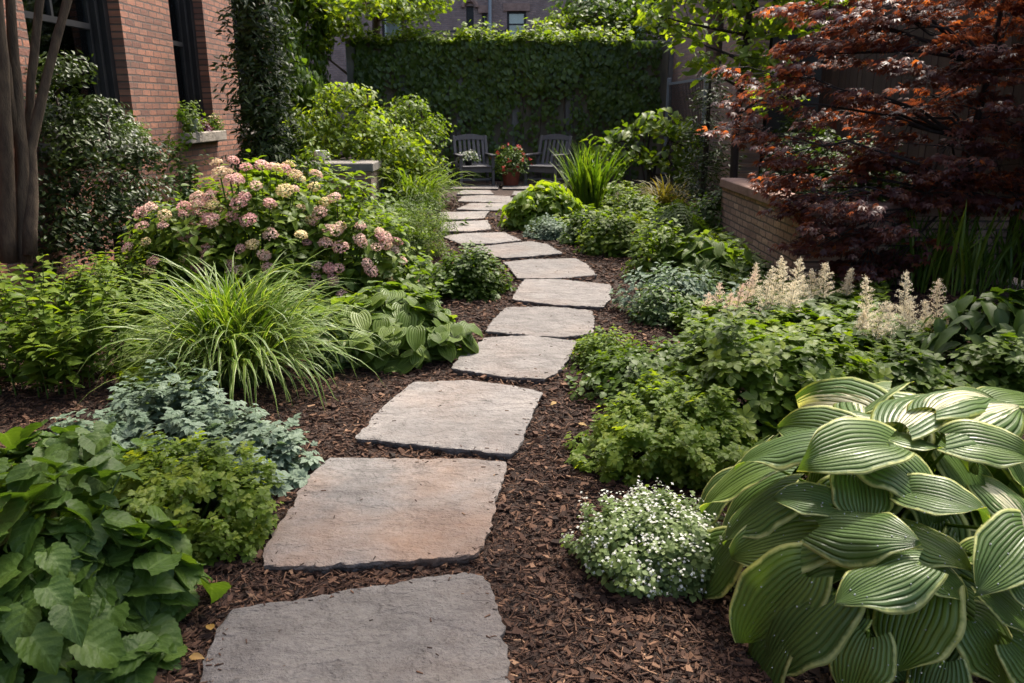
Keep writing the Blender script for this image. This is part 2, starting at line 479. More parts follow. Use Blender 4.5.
M['mulch'] = rough_mat("bark_mulch", [(0.010, 0.006, 0.004), (0.038, 0.019, 0.012), (0.072, 0.036, 0.021), (0.12, 0.064, 0.037), (0.24, 0.145, 0.085)], 12, 0.85, 60, 0.6, 0.004, (1, 1, 1), 0.25, 0.8)
M['soil'] = rough_mat("dark_soil", [(0.010, 0.006, 0.004), (0.032, 0.018, 0.012), (0.062, 0.034, 0.022)], 22, 0.9, 45, 1.0, 0.03)
M['wall_back'] = rough_mat("stained_render", [(0.06, 0.052, 0.036), (0.12, 0.104, 0.074), (0.20, 0.172, 0.125)], 1.6, 0.9, 25, 0.5, 0.01, (2.6, 2.6, 0.5))
M['concrete'] = rough_mat("grey_concrete", [(0.09, 0.09, 0.085), (0.16, 0.155, 0.145)], 3, 0.85, 30, 0.4, 0.006)
M['stone_a'] = stone_mat("bluestone_plain", 0.25, 0.92)
M['stone_b'] = stone_mat("bluestone_rusty", 0.9, 0.80)
M['stone_c'] = stone_mat("bluestone_dark", 0.2, 0.64)

def glass_mat():
    m, nt, N, L, bs = new_mat("window_glass")
    tr = N.new("ShaderNodeBsdfTransparent"); tr.inputs[0].default_value = (0.75, 0.8, 0.8, 1)
    gl = N.new("ShaderNodeBsdfGlossy"); gl.inputs["Roughness"].default_value = 0.03; gl.inputs[0].default_value = (0.9, 0.95, 1, 1)
    mx = N.new("ShaderNodeMixShader"); fr = N.new("ShaderNodeFresnel"); fr.inputs[0].default_value = 1.18
    L.new(mth(nt, 'ADD', fr.outputs[0], 0.08, None, True), mx.inputs[0]); L.new(tr.outputs[0], mx.inputs[1]); L.new(gl.outputs[0], mx.inputs[2])
    L.new(mx.outputs[0], N["Material Output"].inputs[0])
    return m
M['glass'] = glass_mat()

# foliage colours
GR = dict(
    mid=leaf_mat("leaf_mid_green", [(0.040, 0.072, 0.013), (0.072, 0.118, 0.018), (0.12, 0.17, 0.026)], 0.42),
    lime=leaf_mat("leaf_lime", [(0.065, 0.105, 0.015), (0.12, 0.18, 0.024), (0.21, 0.25, 0.035)], 0.46),
    yellow=leaf_mat("leaf_yellow_green", [(0.085, 0.135, 0.022), (0.145, 0.215, 0.034), (0.25, 0.29, 0.055)], 0.55, tint=(1.9, 1.75, 0.45)),
    dark=leaf_mat("leaf_dark_gloss", [(0.018, 0.032, 0.009), (0.032, 0.054, 0.013), (0.055, 0.08, 0.018)], 0.25, 0.45, spec=0.28),
    conifer=leaf_mat("leaf_conifer", [(0.014, 0.026, 0.009), (0.028, 0.048, 0.013), (0.06, 0.085, 0.018)], 0.2, 0.55),
    deep=leaf_mat("leaf_deep_green", [(0.028, 0.055, 0.013), (0.048, 0.085, 0.016), (0.075, 0.118, 0.022)], 0.36),
    blue=leaf_mat("leaf_blue_green", [(0.045, 0.08, 0.032), (0.075, 0.122, 0.045), (0.12, 0.175, 0.05)], 0.35, 0.48, spec=0.32),
    silver=leaf_mat("leaf_silver", [(0.09, 0.135, 0.085), (0.15, 0.205, 0.145), (0.23, 0.29, 0.215)], 0.3, 0.55, tint=(1.2, 1.3, 0.7), vein=0.5, vcol=(0.07, 0.13, 0.05)),
    broad=leaf_mat("leaf_broad", [(0.045, 0.085, 0.02), (0.072, 0.128, 0.028), (0.125, 0.19, 0.04)], 0.38, 0.48, vein=0.55, vcol=(0.12, 0.19, 0.05)),
    hostag=leaf_mat("leaf_green_hosta", [(0.085, 0.135, 0.028), (0.125, 0.185, 0.04), (0.19, 0.24, 0.06)], 0.42, 0.46, ribs=4, spec=0.32),
    hosta=leaf_mat("leaf_hosta", [(0.075, 0.125, 0.04), (0.095, 0.155, 0.045), (0.14, 0.195, 0.05)], 0.36, 0.36, ribs=7, edge=(0.42, 0.44, 0.16), ew=0.91, spec=0.42),
    hostac=leaf_mat("leaf_hosta_cream", [(0.07, 0.12, 0.045), (0.10, 0.16, 0.05)], 0.3, 0.42, ribs=7, edge=(0.24, 0.27, 0.06), ew=0.92, splash=(0.60, 0.58, 0.38), spec=0.32),
    pale=leaf_mat("leaf_pale_green", [(0.09, 0.13, 0.05), (0.14, 0.19, 0.08), (0.22, 0.27, 0.13)], 0.35, 0.55),
    varieg=leaf_mat("leaf_white_veined", [(0.06, 0.11, 0.024), (0.08, 0.14, 0.03)], 0.35, 0.45, ribs=4, splash=(0.38, 0.42, 0.22)),
    grass=leaf_mat("leaf_grass", [(0.055, 0.105, 0.014), (0.09, 0.155, 0.02), (0.16, 0.21, 0.04)], 0.42, 0.45),
    stripe=leaf_mat("leaf_striped_grass", [(0.055, 0.115, 0.015), (0.085, 0.155, 0.02), (0.15, 0.21, 0.045)], 0.4, 0.42, edge=(0.33, 0.38, 0.15), ew=0.72),
    bronze=leaf_mat("leaf_bronze_grass", [(0.10, 0.085, 0.02), (0.16, 0.14, 0.034), (0.24, 0.18, 0.05)], 0.4, 0.5),
    ivy=leaf_mat("leaf_ivy", [(0.045, 0.08, 0.018), (0.085, 0.14, 0.027), (0.14, 0.20, 0.036)], 0.48, 0.42, spec=0.4),
    maple=leaf_mat("leaf_red_maple", [(0.062, 0.030, 0.038), (0.092, 0.036, 0.038), (0.15, 0.05, 0.03), (0.27, 0.10, 0.03)], 0.56, 0.42, tint=(2.7, 1.9, 0.8), spec=0.4),
    fallen=leaf_mat("leaf_fallen", [(0.20, 0.11, 0.03), (0.32, 0.20, 0.05)], 0.2, 0.6),
    purple=leaf_mat("leaf_purple", [(0.06, 0.02, 0.04), (0.12, 0.03, 0.07)], 0.3),
)
def petal_mat(name, cols, trans=0.3, objmix=0.6):
    m, nt, N, L, bs = new_mat(name)
    a = N.new("ShaderNodeAttribute"); a.attribute_name = "leaf"
    s = N.new("ShaderNodeSeparateXYZ"); L.new(a.outputs["Vector"], s.inputs[0])
    oi = N.new("ShaderNodeObjectInfo")
    f = mth(nt, 'ADD', mth(nt, 'MULTIPLY', oi.outputs["Random"], objmix), mth(nt, 'MULTIPLY', s.outputs[2], 1 - objmix))
    k = len(cols)
    col = ramp(nt, f, [(i / (k - 1), c) for i, c in enumerate(cols)])
    L.new(col, bs.inputs["Base Color"]); bs.inputs["Roughness"].default_value = 0.6
    tr = N.new("ShaderNodeBsdfTranslucent"); L.new(col, tr.inputs["Color"])
    mx = N.new("ShaderNodeMixShader"); mx.inputs[0].default_value = trans
    L.new(bs.outputs[0], mx.inputs[1]); L.new(tr.outputs[0], mx.inputs[2]); L.new(mx.outputs[0], N["Material Output"].inputs[0])
    return m
P_PINK = petal_mat("petal_pink", [(0.58, 0.26, 0.25), (0.65, 0.37, 0.32), (0.70, 0.48, 0.37), (0.72, 0.57, 0.38)])
P_CREAM = petal_mat("petal_cream_yellow", [(0.60, 0.46, 0.22), (0.66, 0.54, 0.26), (0.64, 0.44, 0.34)])
P_PLUME = petal_mat("petal_ivory", [(0.78, 0.66, 0.48), (0.86, 0.77, 0.58), (0.90, 0.84, 0.68)], 0.45)
P_BLUSH = petal_mat("petal_blush", [(0.82, 0.62, 0.50), (0.88, 0.74, 0.58)], 0.45)
P_WHITE = petal_mat("petal_white", [(0.60, 0.62, 0.50), (0.74, 0.74, 0.66)], 0.3, 0.1)
P_RED = petal_mat("petal_red", [(0.40, 0.03, 0.03), (0.55, 0.08, 0.06)], 0.3, 0.1)

# leaf templates
def ov(wd, pk=0.4):                         # ovate outline
    return lambda t: wd * (math.sin(PI * min(1, t ** (math.log(0.5) / math.log(pk)))) ** 0.8 if 0 < t < 1 else 0.0)
def heart(wd):
    def f(t):
        if t >= 1: return 0.0
        x = (0.36 - t) / 0.44 if t < 0.36 else (t - 0.36) / 0.64
        return wd * max(0.0, 1 - x ** 2.1) ** (0.6 if t < 0.36 else 0.86)
    return f
T_OV = leaf_T(ov(0.55), 4, 1, 0.3, 0.25)
T_OVS = leaf_T(ov(0.5), 3, 1, 0.35, 0.2)
T_RND = leaf_T(ov(0.85, 0.5), 3, 1, 0.2, 0.2)
T_LAN = leaf_T(ov(0.3, 0.4), 4, 1, 0.4, 0.35)
T_NEE = leaf_T(ov(0.28, 0.4), 2, 1, 0.2, 0.1)
def point(wd):
    def f(t):
        if t >= 1: return 0.0
        x = (0.30 - t) / 0.38 if t < 0.30 else (t - 0.30) / 0.70
        return wd * max(0.0, 1 - x ** 1.75) ** (0.6 if t < 0.30 else 1.08)
    return f
def serr(f, k, a):
    return lambda t: f(t) * (1 + a * ((t * k) % 1.0 - 0.5))
T_BROAD = [leaf_T(serr(point(1.0), 9, 0.13), 27, 3, fo, dr, wa, 2.3, 0.0, 0.14, twist=tw) for fo, dr, wa, tw in ((0.22, 0.30, 0.018, 0.3), (0.34, 0.42, 0.025, -0.4), (0.12, 0.22, 0.02, 0.6), (0.45, 0.5, 0.015, 0.0))]
T_HG = [leaf_T(heart(0.66), 8, 3, fo, dr, 0.02, 1.5, 0.0, 0.10, 0.012, 2) for fo, dr in ((0.25, 0.35), (0.4, 0.5), (0.1, 0.2))]
T_HGF = [leaf_T(heart(0.80), 8, 3, fo, dr, 0.025, 1.5, 0.0, 0.12, 0.008, 2) for fo, dr in ((0.2, 0.16), (0.3, 0.26), (0.08, 0.10))]
T_LOBE = combine([(leaf_T(ov(0.62, 0.62), 3, 1, 0.25, 0.15), a, s, (0, 0, 0)) for a, s in ((0, 1.0), (1.05, 0.8), (-1.05, 0.8))])
T_MAPLE = combine([(leaf_T(ov(0.34, 0.45), 2, 1, 0.2, 0.3), a, s, (0, 0, 0)) for a, s in ((0, 1.0), (0.62, 0.88), (-0.62, 0.88), (1.3, 0.6), (-1.3, 0.6))])
T_IVY = leaf_T(lambda t: (0.75 + 0.3 * t if t < 0.3 else 1.0 * (1 - (t - 0.3) / 0.7) ** 0.7 if t < 1 else 0), 3, 1, 0.25, 0.2)
T_SILV = combine([(leaf_T(ov(0.5, 0.6), 3, 1, 0.3, 0.2), a, s, (0, 0, 0)) for a, s in ((0, 1.0), (0.8, 0.85), (-0.8, 0.85), (1.6, 0.55), (-1.6, 0.55))])
T_FERN = combine([(leaf_T(ov(0.3), 2, 1, 0.2, 0.2), sgn * 1.15, 0.34 * (1 - abs(k / 9 - 0.25)), (0, k / 9, -0.22 * (k / 9) ** 2)) for k in range(1, 10) for sgn in (1, -1)] + [(leaf_T(lambda t: 0.03, 4, 1, 0, 0.22), 0, 1, (0, 0, 0))])
T_FLOR = combine([(leaf_T(ov(0.75, 0.6), 2, 1, 0.1, 0.2), k * PI / 2, 0.55, (0, 0, 0)) for k in range(4)])

# ------------------------------------------------------------------ plant generators
def mound_pts(rng, n, rx, ry, rz, zc=0.0, zmin=0.02, lump=0.14, lf=2.6, shell=(0.72, 1.0)):
    th = rng.uniform(0, 2 * PI, n); s = rng.uniform(zmin, 1, n); c = np.sqrt(np.maximum(0, 1 - s * s))
    d = np.stack((c * np.cos(th), c * np.sin(th), s), 1)
    k = (1 + lump * sines(d, rng, lf) + 0.5 * lump * sines(d, rng, lf * 2.7)) * rng.uniform(shell[0] ** 2, shell[1] ** 2, n) ** 0.5
    R = np.array((rx, ry, rz))
    P = d * R * k[:, None]; P[:, 2] += zc
    return P, nrm(d / R), th
def leaf_dirs(rng, N, th, up=0.7, jit=0.35, azj=0.8, down=0.15):
    n = len(N)
    a = th + rng.normal(0, azj, n)
    o = np.stack((np.cos(a), np.sin(a), np.zeros(n)), 1)
    A = nrm(o - N * (np.sum(o * N, 1) * 0.5)[:, None] + np.array((0, 0, -1)) * rng.normal(down, 0.2, n)[:, None])
    Nn = nrm(N * 0.55 + np.array((0, 0, up)) + rng.normal(0, jit, (n, 3)))
    return A, Nn
def rndv(rng, P, n, k=0.35):
    return np.clip(0.5 + k * sines(P, rng, 5.0) * 0.6 + rng.normal(0, 0.22, n), 0, 1)

def stems(rng, parent, P, n=18, r=0.004, base=0.15, mat='stem', name='stem'):
    b = Buf()
    for i in rng.choice(len(P), min(n, len(P)), replace=False):
        e = P[i]; s = np.array((e[0] * base + rng.normal(0, .01), e[1] * base + rng.normal(0, .01), 0.0))
        m = s * 0.5 + e * 0.5; m[:2] = s[:2] * 0.6 + e[:2] * 0.4; m[2] = s[2] * .4 + e[2] * .6
        b.tube([s, m, e * 0.97], [r, r * 0.85, r * 0.5], 5)
    return b.build(name, M[mat], parent)

def mound(name, label, cat, box, leaf, size, mat, cov=3.2, seed=1, dep=1.0, lump=0.14, up=0.7, jit=0.35, azj=0.8, down=0.15, group=None, flowers=None, stem_n=18, smooth=True, hscale=1.0, shell=(0.62, 1.0), zmin=0.02, zc=0.0, tubm='stem', lf=2.6, k=7):
    rng = np.random.default_rng(seed)
    c, rx, ry, h = fit(*box, dep) if len(box) == 4 else (np.array((box[0], box[1], 0)), box[2], box[3], box[4])
    h *= hscale
    t = thing(name, label, cat, tuple(c), 0, group)
    area = PI * rx * ry + PI * (rx + ry) * h * 0.7
    Tl = leaf if isinstance(leaf, list) else [leaf]
    n = int(cov * area / (size * size * 0.42))
    kk = max(1, k); m = n // kk
    P, N, th = mound_pts(rng, m, rx * (1.06 if k else 1), ry * (1.06 if k else 1), h * (1 - zc) * (0.96 if k else 1), h * zc, zmin if zc == 0 else -0.8, lump * (1.5 if k else 1), lf, shell)
    P[:, 2] = np.maximum(P[:, 2], 0.015)
    b = Buf()
    if k:
        D = nrm(N * 0.55 + np.array((0, 0, 0.75)) + rng.normal(0, 0.28, (m, 3)))
        ln = size * rng.uniform(0.9, 2.4, m) * (1 + 0.8 * (rng.uniform(0, 1, m) > 0.9))
        e1 = nrm(np.cross(D, np.array((0.31, 0.95, 0.05)))); e2 = np.cross(D, e1); az0 = rng.uniform(0, 6.28, m)
        base_r = rndv(rng, P, m, 0.45)
        sb_ = Buf()
        for i in range(k):
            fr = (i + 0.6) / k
            az = az0 + i * 2.4 + rng.normal(0, 0.3, m)
            o = e1 * np.cos(az)[:, None] + e2 * np.sin(az)[:, None]
            A = nrm(o + D * (0.05 + 0.55 * fr ** 2) + np.array((0, 0, -1)) * rng.normal(down, 0.15, m)[:, None])
            Nn = nrm(D * 0.7 + np.array((0, 0, up * 0.7)) + rng.normal(0, jit * 0.8, (m, 3)))
            S = size * rng.uniform(0.7, 1.2, m) * (1 - 0.45 * fr ** 3)
            Q = P + D * (ln * (fr - 0.55))[:, None] + o * (size * 0.12)
            Q[:, 2] = np.maximum(Q[:, 2], 0.02)
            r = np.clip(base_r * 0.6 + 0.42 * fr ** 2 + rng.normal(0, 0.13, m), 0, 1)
            q = rng.integers(0, len(Tl), m)
            for i2, tt in enumerate(Tl):
                w_ = q == i2
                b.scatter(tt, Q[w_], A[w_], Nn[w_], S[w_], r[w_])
    else:
        A, Nn = leaf_dirs(rng, N, th, up, jit, azj, down)
        S = size * rng.uniform(0.6, 1.25, n); r = rndv(rng, P, n)
        q = rng.integers(0, len(Tl), n)
        for i, tt in enumerate(Tl):
            w_ = q == i
            b.scatter(tt, P[w_] - A[w_] * S[w_][:, None] * 0.5, A[w_], Nn[w_], S[w_], r[w_])
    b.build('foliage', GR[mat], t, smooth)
    stems(rng, t, P, stem_n, 0.004 + 0.003 * h, mat=tubm)
    if flowers: flowers(rng, t, rx, ry, h, P, N)
    return t, c, rx, ry, h

def blades(rng, b, n, base_r, length, width, el=(50, 85), droop=1.0, seg=7, azc=None, azs=PI, foldw=0.0, c=(0, 0, 0)):
    for _ in range(n):
        a = rng.uniform(0, 2 * PI) if azc is None else azc + rng.uniform(-azs, azs)
        rr = base_r * math.sqrt(rng.uniform(0, 1)); L_ = length * rng.uniform(0.55, 1.1)
        a2 = rng.uniform(0, 2 * PI)
        p = np.array((c[0] + rr * math.cos(a2), c[1] + rr * math.sin(a2), c[2]))
        e = math.radians(rng.uniform(*el)); k = droop * rng.uniform(0.6, 1.4); wd = width * rng.uniform(0.7, 1.2)
        pts, ds = [p], []
        st = L_ / seg
        for i in range(seg):
            d = np.array((math.cos(a) * math.cos(e), math.sin(a) * math.cos(e), math.sin(e)))
            p = p + d * st; pts.append(p); ds.append(d)
            e -= k * (0.12 + 0.10 * i) * 1.5 / seg * 2; a += rng.normal(0, 0.03)
            e = max(e, -1.35)
        ds.append(ds[-1])
        side = np.array((-math.sin(a), math.cos(a), 0.0)) + rng.normal(0, 0.18, 3)
        side /= np.linalg.norm(side)
        v, at = [], []; r_ = rng.uniform(0, 1)
        for i, q in enumerate(pts):
            t_ = i / seg; w_ = wd * (0.55 + 0.9 * t_ if t_ < 0.5 else (1 - ((t_ - 0.5) / 0.5) ** 1.6)) + 0.0006
            upv = np.cross(side, ds[i])
            for s_ in (-1, 0, 1):
                v.append(q + side * s_ * w_ * 0.5 + upv * (abs(s_) * w_ * 0.22)); at.append((s_, t_, r_))
        L2, S2 = [], []
        for i in range(seg):
            for j in range(2):
                o = i * 3 + j; L2 += [o, o + 1, o + 4, o + 3]; S2.append(4)
        q = np.array(v); q[:, 2] = np.maximum(q[:, 2], 0.008)
        b.add(q, L2, S2, at)

def branch(rng, p, d, L, r, depth_, out, tips, seg=5, wob=0.16, up=0.05, spread=0.6, kids=(2, 3), shrink=0.66):
    pts, rad = [np.array(p, float)], [r]
    q = np.array(p, float); d = np.array(d, float) / np.linalg.norm(d)
    for i in range(seg):
        d = d + rng.normal(0, wob, 3) + np.array((0, 0, up)); d /= np.linalg.norm(d)
        q = q + d * L / seg; pts.append(q); rad.append(r * (1 - 0.5 * (i + 1) / seg))
        if depth_ > 0 and i >= 1 and rng.uniform() < 0.45:
            dd = d + rng.normal(0, spread, 3); branch(rng, q, dd, L * shrink * rng.uniform(0.6, 1), rad[-1] * 0.7, depth_ - 1, out, tips, seg, wob, up, spread, kids, shrink)
    out.append((pts, rad))
    if depth_ > 0:
        for _ in range(rng.integers(*kids, endpoint=True)):
            dd = d + rng.normal(0, spread, 3)
            branch(rng, q, dd, L * shrink * rng.uniform(0.75, 1.1), rad[-1] * 0.8, depth_ - 1, out, tips, seg, wob, up, spread, kids, shrink)
    else:
        tips.append((np.array(pts), d))

def crown(rng, b, blobs, leaf, size, cov=1.6, up=0.8, jit=0.45, flat=0.7, mi=0, down=0.25):
    for (x, y, z, r) in blobs:
        n = int(cov * 4 * r * r * 3 / (size * size))
        P, N, th = mound_pts(rng, n, r, r, r * flat, 0, -0.95, 0.25, 3.0, (0.25, 1.0))
        A, Nn = leaf_dirs(rng, N, th, up, jit, 1.0, down)
        S = size * rng.uniform(0.6, 1.25, n)
        b.scatter(leaf, P + np.array((x, y, z)), A, Nn, S, rndv(rng, P + np.array((x, y, z)), n), mi)

def tree(name, label, cat, base, trunks, blobs, leaf, size, mat, bark='bark', cov=1.6, seed=1, group=None, flat=0.7, limbs=True, up=0.8):
    """trunks: list of (points relative to the base, radii)"""
    rng = np.random.default_rng(seed)
    t = thing(name, label, cat, base, 0, group)
    tb = Buf(); joins = []
    for pts, rad in trunks:
        pts = np.array(pts, float); k = 4
        fine = np.concatenate([pts[:-1][:, None] + (pts[1:] - pts[:-1])[:, None] * (np.arange(k) / k)[None, :, None], ]).reshape(-1, 3)
        fine = np.concatenate((fine, pts[-1:]))
        fr = np.interp(np.arange(len(fine)) / k, np.arange(len(pts)), rad)
        fine[1:] += rng.normal(0, 0.10, (len(fine) - 1, 3)) * fr[1:, None]
        tb.tube(fine, fr * (1 + rng.normal(0, 0.04, len(fr))), 10); joins += list(fine[len(fine) // 3:])
    tb.build('trunk', M[bark], t, True)
    if limbs and blobs:
        lb = Buf(); J = np.array(joins)
        for pts, rad in trunks: lb.tube(pts, np.array(rad) * 0.5, 6)
        for (x, y, z, r) in blobs:
            e = np.array((x, y, z)); c_ = J.copy(); c_[:, 2] += 0.3 * np.linalg.norm(J[:, :2] - e[:2], axis=1)
            s = J[np.argmin(np.linalg.norm(c_ - e, axis=1))]
            m1 = s * .6 + e * .4 + rng.normal(0, .08, 3) * r; m2 = s * .25 + e * .75 + rng.normal(0, .12, 3) * r
            R0 = 0.012 + 0.02 * r + 0.006 * np.linalg.norm(e - s)
            lb.tube([s, m1, m2, e], [R0, R0 * .75, R0 * .5, R0 * .25], 6)
            for _ in range(5):
                q = e + nrm(rng.normal(size=3)) * r * 0.8
                lb.tube([m2 * .4 + e * .6, (e + q) / 2 + rng.normal(0, .05, 3) * r, q], [R0 * .3, R0 * .2, R0 * .1], 4)
        lb.build('branch', M[bark], t)
    if blobs:
        cb = Buf(); crown(rng, cb, blobs, leaf, size, cov, flat=flat, up=up)
        cb.build('crown', GR[mat], t, True)
    return t

# ------------------------------------------------------------------ large structure
b = Buf()
nx, ny = 60, 60
gx = np.sinh(np.linspace(-4, 4, nx + 1)) / np.sinh(4) * 120; gy = np.sinh(np.linspace(-4, 4, ny + 1)) / np.sinh(4) * 120 + 6
X_, Y_ = np.meshgrid(gx, gy)
Z_ = np.full_like(X_, -0.01)
vi = np.arange((nx + 1) * (ny + 1)).reshape(ny + 1, nx + 1)
q = np.stack((vi[:-1, :-1], vi[:-1, 1:], vi[1:, 1:], vi[1:, :-1]), -1).reshape(-1, 4)
b.add(np.stack((X_.ravel(), Y_.ravel(), Z_.ravel()), 1), q.ravel(), np.full(len(q), 4))
kind(b.build('ground', M['soil']), 'structure')

def holed_wall(b, u0, u1, z0, z1, holes, place, thick, mi=0):
    us = sorted({u0, u1, *[h[0] for h in holes], *[h[1] for h in holes]}); zs = sorted({z0, z1, *[h[2] for h in holes], *[h[3] for h in holes]})
    inside = lambda a, c: any(h[0] < a < h[1] and h[2] < c < h[3] for h in holes)
    for i in range(len(us) - 1):
        for j in range(len(zs) - 1):
            if inside((us[i] + us[i + 1]) / 2, (zs[j] + zs[j + 1]) / 2): continue
            for dd in (0.0, thick):
                b.add([place(u, z, dd) for u, z in ((us[i], zs[j]), (us[i + 1], zs[j]), (us[i + 1], zs[j + 1]), (us[i], zs[j + 1]))], [0, 1, 2, 3], [4], mi=mi)
    for (a, c, d, e) in list(holes) + [(u0, u1, z0, z1)]:
        for (p, q_) in (((a, d), (c, d)), ((c, d), (c, e)), ((c, e), (a, e)), ((a, e), (a, d))):
            b.add([place(*p, 0), place(*q_, 0), place(*q_, thick), place(*p, thick)], [0, 1, 2, 3], [4], mi=mi)

# left brick town house: its garden face is the plane x = -4.3
WX = -4.3
bld = thing('brick_building', 'red brick house wall with tall black windows along the left of the garden', 'building', (WX, 8, 0))
wins = [(7.55, 9.40, 1.27, 3.9), (10.75, 11.92, 1.27, 3.9), (13.15, 14.3, 1.27, 3.9), (15.7, 16.55, 0.9, 3.3)]
b = Buf()
holed_wall(b, -12, 9.6, 0, 9, [(y0 - 8, y1 - 8, z0, z1) for y0, y1, z0, z1 in wins], lambda u, z, d: (-d, u, z), 0.45)
b.build('wall', M['brick'], bld, fixn=True)
for k, (y0, y1, z0, z1) in enumerate(wins):
    y0 -= 8; y1 -= 8
    f = Buf()
    for (dx, wd) in ((-0.13, 0.10), (-0.19, 0.17), (-0.25, 0.22)):
        f.box((dx - 0.06, y0 + 0.001, z0 + 0.001), (dx, y0 + wd, z1 - 0.001)); f.box((dx - 0.06, y1 - wd, z0 + 0.001), (dx, y1 - 0.001, z1 - 0.001))
        f.box((dx - 0.061, y0 + wd, z1 - wd), (dx - .001, y1 - wd, z1 - 0.002))
    f.box((-0.32, y0 + 0.2, z0 + 0.002), (-0.16, y1 - 0.2, z0 + 0.09))
    zr = 2.42 if z0 > 1 else 2.0
    f.box((-0.30, y0 + 0.223, zr - 0.03), (-0.245, y1 - 0.223, zr + 0.03))
    if k == 0:
        f.box((-0.298, (y0 + y1) / 2 - 0.02, zr + 0.03), (-0.25, (y0 + y1) / 2 + 0.02, z1 - 0.22))
    fr = f.build('window', M['black_wood'], bld, fixn=True)
    g = Buf(); g.box((-0.285, y0 + 0.222, z0 + 0.09), (-0.279, y1 - 0.222, z1 - 0.22)); g.build('glass', M['glass'], fr)
    cu = Buf(); n = 40
    pv = []
    for i in range(n + 1):
        yy = y0 + 0.1 + (y1 - y0 - 0.2) * i / n; xx = -0.52 + 0.025 * math.sin(i * 1.7)
        pv += [(xx, yy, z0 + 0.02), (xx, yy, z1 - 0.05)]
    lo = []
    for i in range(n):
        if k and 0.25 < i / n < 0.45: continue
        lo += [2 * i, 2 * i + 2, 2 * i + 3, 2 * i + 1]
    cu.add(pv, lo, [4] * (len(lo) // 4)); cu.build('curtain', M['curtain'], fr, True)
    s = Buf(); s.box((-0.10, y0 - 0.10, z0 - 0.14), (0.13, y1 + 0.10, z0 - 0.001), bev=0.012); s.build('sill', M['sill'], bld, fixn=True)
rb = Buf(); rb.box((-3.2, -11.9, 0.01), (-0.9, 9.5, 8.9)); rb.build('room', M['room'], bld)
rf = Buf(); rf.box((-8, -12.2, 9.001), (0.25, 9.9, 9.35)); rf.build('roof', M['cap'], bld)
# string course under the eaves of the far bay
pl = Buf(); pl.box((0.002, 7.0, 0.0), (0.14, 7.6, 8.9)); pl.build('pilaster', M['concrete'], bld)

# garden wall at the back, with its end posts
bw = thing('garden_wall', 'tall stained rendered wall closing the far end of the garden under ivy', 'wall', (0.1, 18.6, 0))
b = Buf(); b.box((-3.55, 0, 0), (3.35, 0.25, 2.93)); b.build('wall', M['wall_back'], bw)
b = Buf(); b.box((-3.6, -0.04, 2.932), (3.36, 0.29, 3.0), bev=0.01); b.build('coping', M['concrete'], bw)
for x in (-3.75, 3.36):
    b = Buf(); b.box((x, -0.07, 0), (x + 0.2, 0.3, 3.05), bev=0.01); b.build('post', M['concrete'], bw)
for x in (-2.6, -1.35, -0.1, 1.1, 2.3):
    b = Buf(); b.box((x, -0.05, 0), (x + 0.16, -0.001, 2.9), bev=0.008); b.build('pilaster', M['concrete'], bw)

# right far brick building and the iron fence before it
rbld = thing('brick_outbuilding', 'brown brick building at the far right corner behind the grey iron fence', 'building', (3.55, 15.5, 0))
b = Buf(); holed_wall(b, -2.5, 3.6, 0, 4.0, [(-1.2, 0.0, 2.3, 3.7)], lambda u, z, d: (d, u, z), 0.4); b.build('wall', M['brick_side'], rbld, fixn=True)
b = Buf(); b.box((0.2, -1.2, 2.3), (0.24, 0, 3.7)); o_ = b.build('window', M['glass'], rbld)
b = Buf(); b.box((-0.1, -2.6, 4.002), (3.0, 3.7, 4.2)); b.build('roof', M['cap'], rbld)
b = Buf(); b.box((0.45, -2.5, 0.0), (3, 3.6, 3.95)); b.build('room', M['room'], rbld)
ifn = thing('iron_fence', 'grey upright bar metal fence panel in front of the brown brick building', 'fence', (3.36, 16.2, 0))
b = Buf()
for i in range(26):
    b.box((-0.007, -1.7 + i * 0.13, 0.05), (0.007, -1.688 + i * 0.13, 2.05))
b.build('bars', M['iron'], ifn)
b = Buf()
for z in (0.2, 1.1, 2.05): b.box((-0.02, -1.75, z), (0.02, 1.65, z + 0.05))
b.build('rail', M['greypaint'], ifn)
for y in (-1.8, 1.65):
    b = Buf(); b.box((-0.04, y, 0), (0.04, y + 0.08, 2.2), bev=.006); b.build('post', M['greypaint'], ifn)

# right board fence
fen = thing('board_fence', 'tall dark brown vertical board fence behind the red maple', 'fence', (4.75, 6.5, 0))
b = Buf(); rng = np.random.default_rng(5)
y = -8.0
while y < 6.3:
    wd = rng.uniform(0.12, 0.15); x = rng.uniform(-0.006, 0.006)
    b.box((x, y, 0.04), (x + 0.022, y + wd - 0.008, 3.25 + rng.uniform(-0.01, 0.01)), rnd=rng.uniform(0, 1)); y += wd
b.build('board', M['fence'], fen)
for z in (0.5, 1.7, 2.9):
    b = Buf(); b.box((0.03, -8, z), (0.08, 6.3, z + 0.1)); b.build('rail', M['fence'], fen)
for yy in (-7.9, -5.2, -2.5, 0.2, 2.9, 6.0):
    b = Buf(); b.box((0.083, yy, 0), (0.19, yy + 0.1, 3.3)); b.build('post', M['fence'], fen)

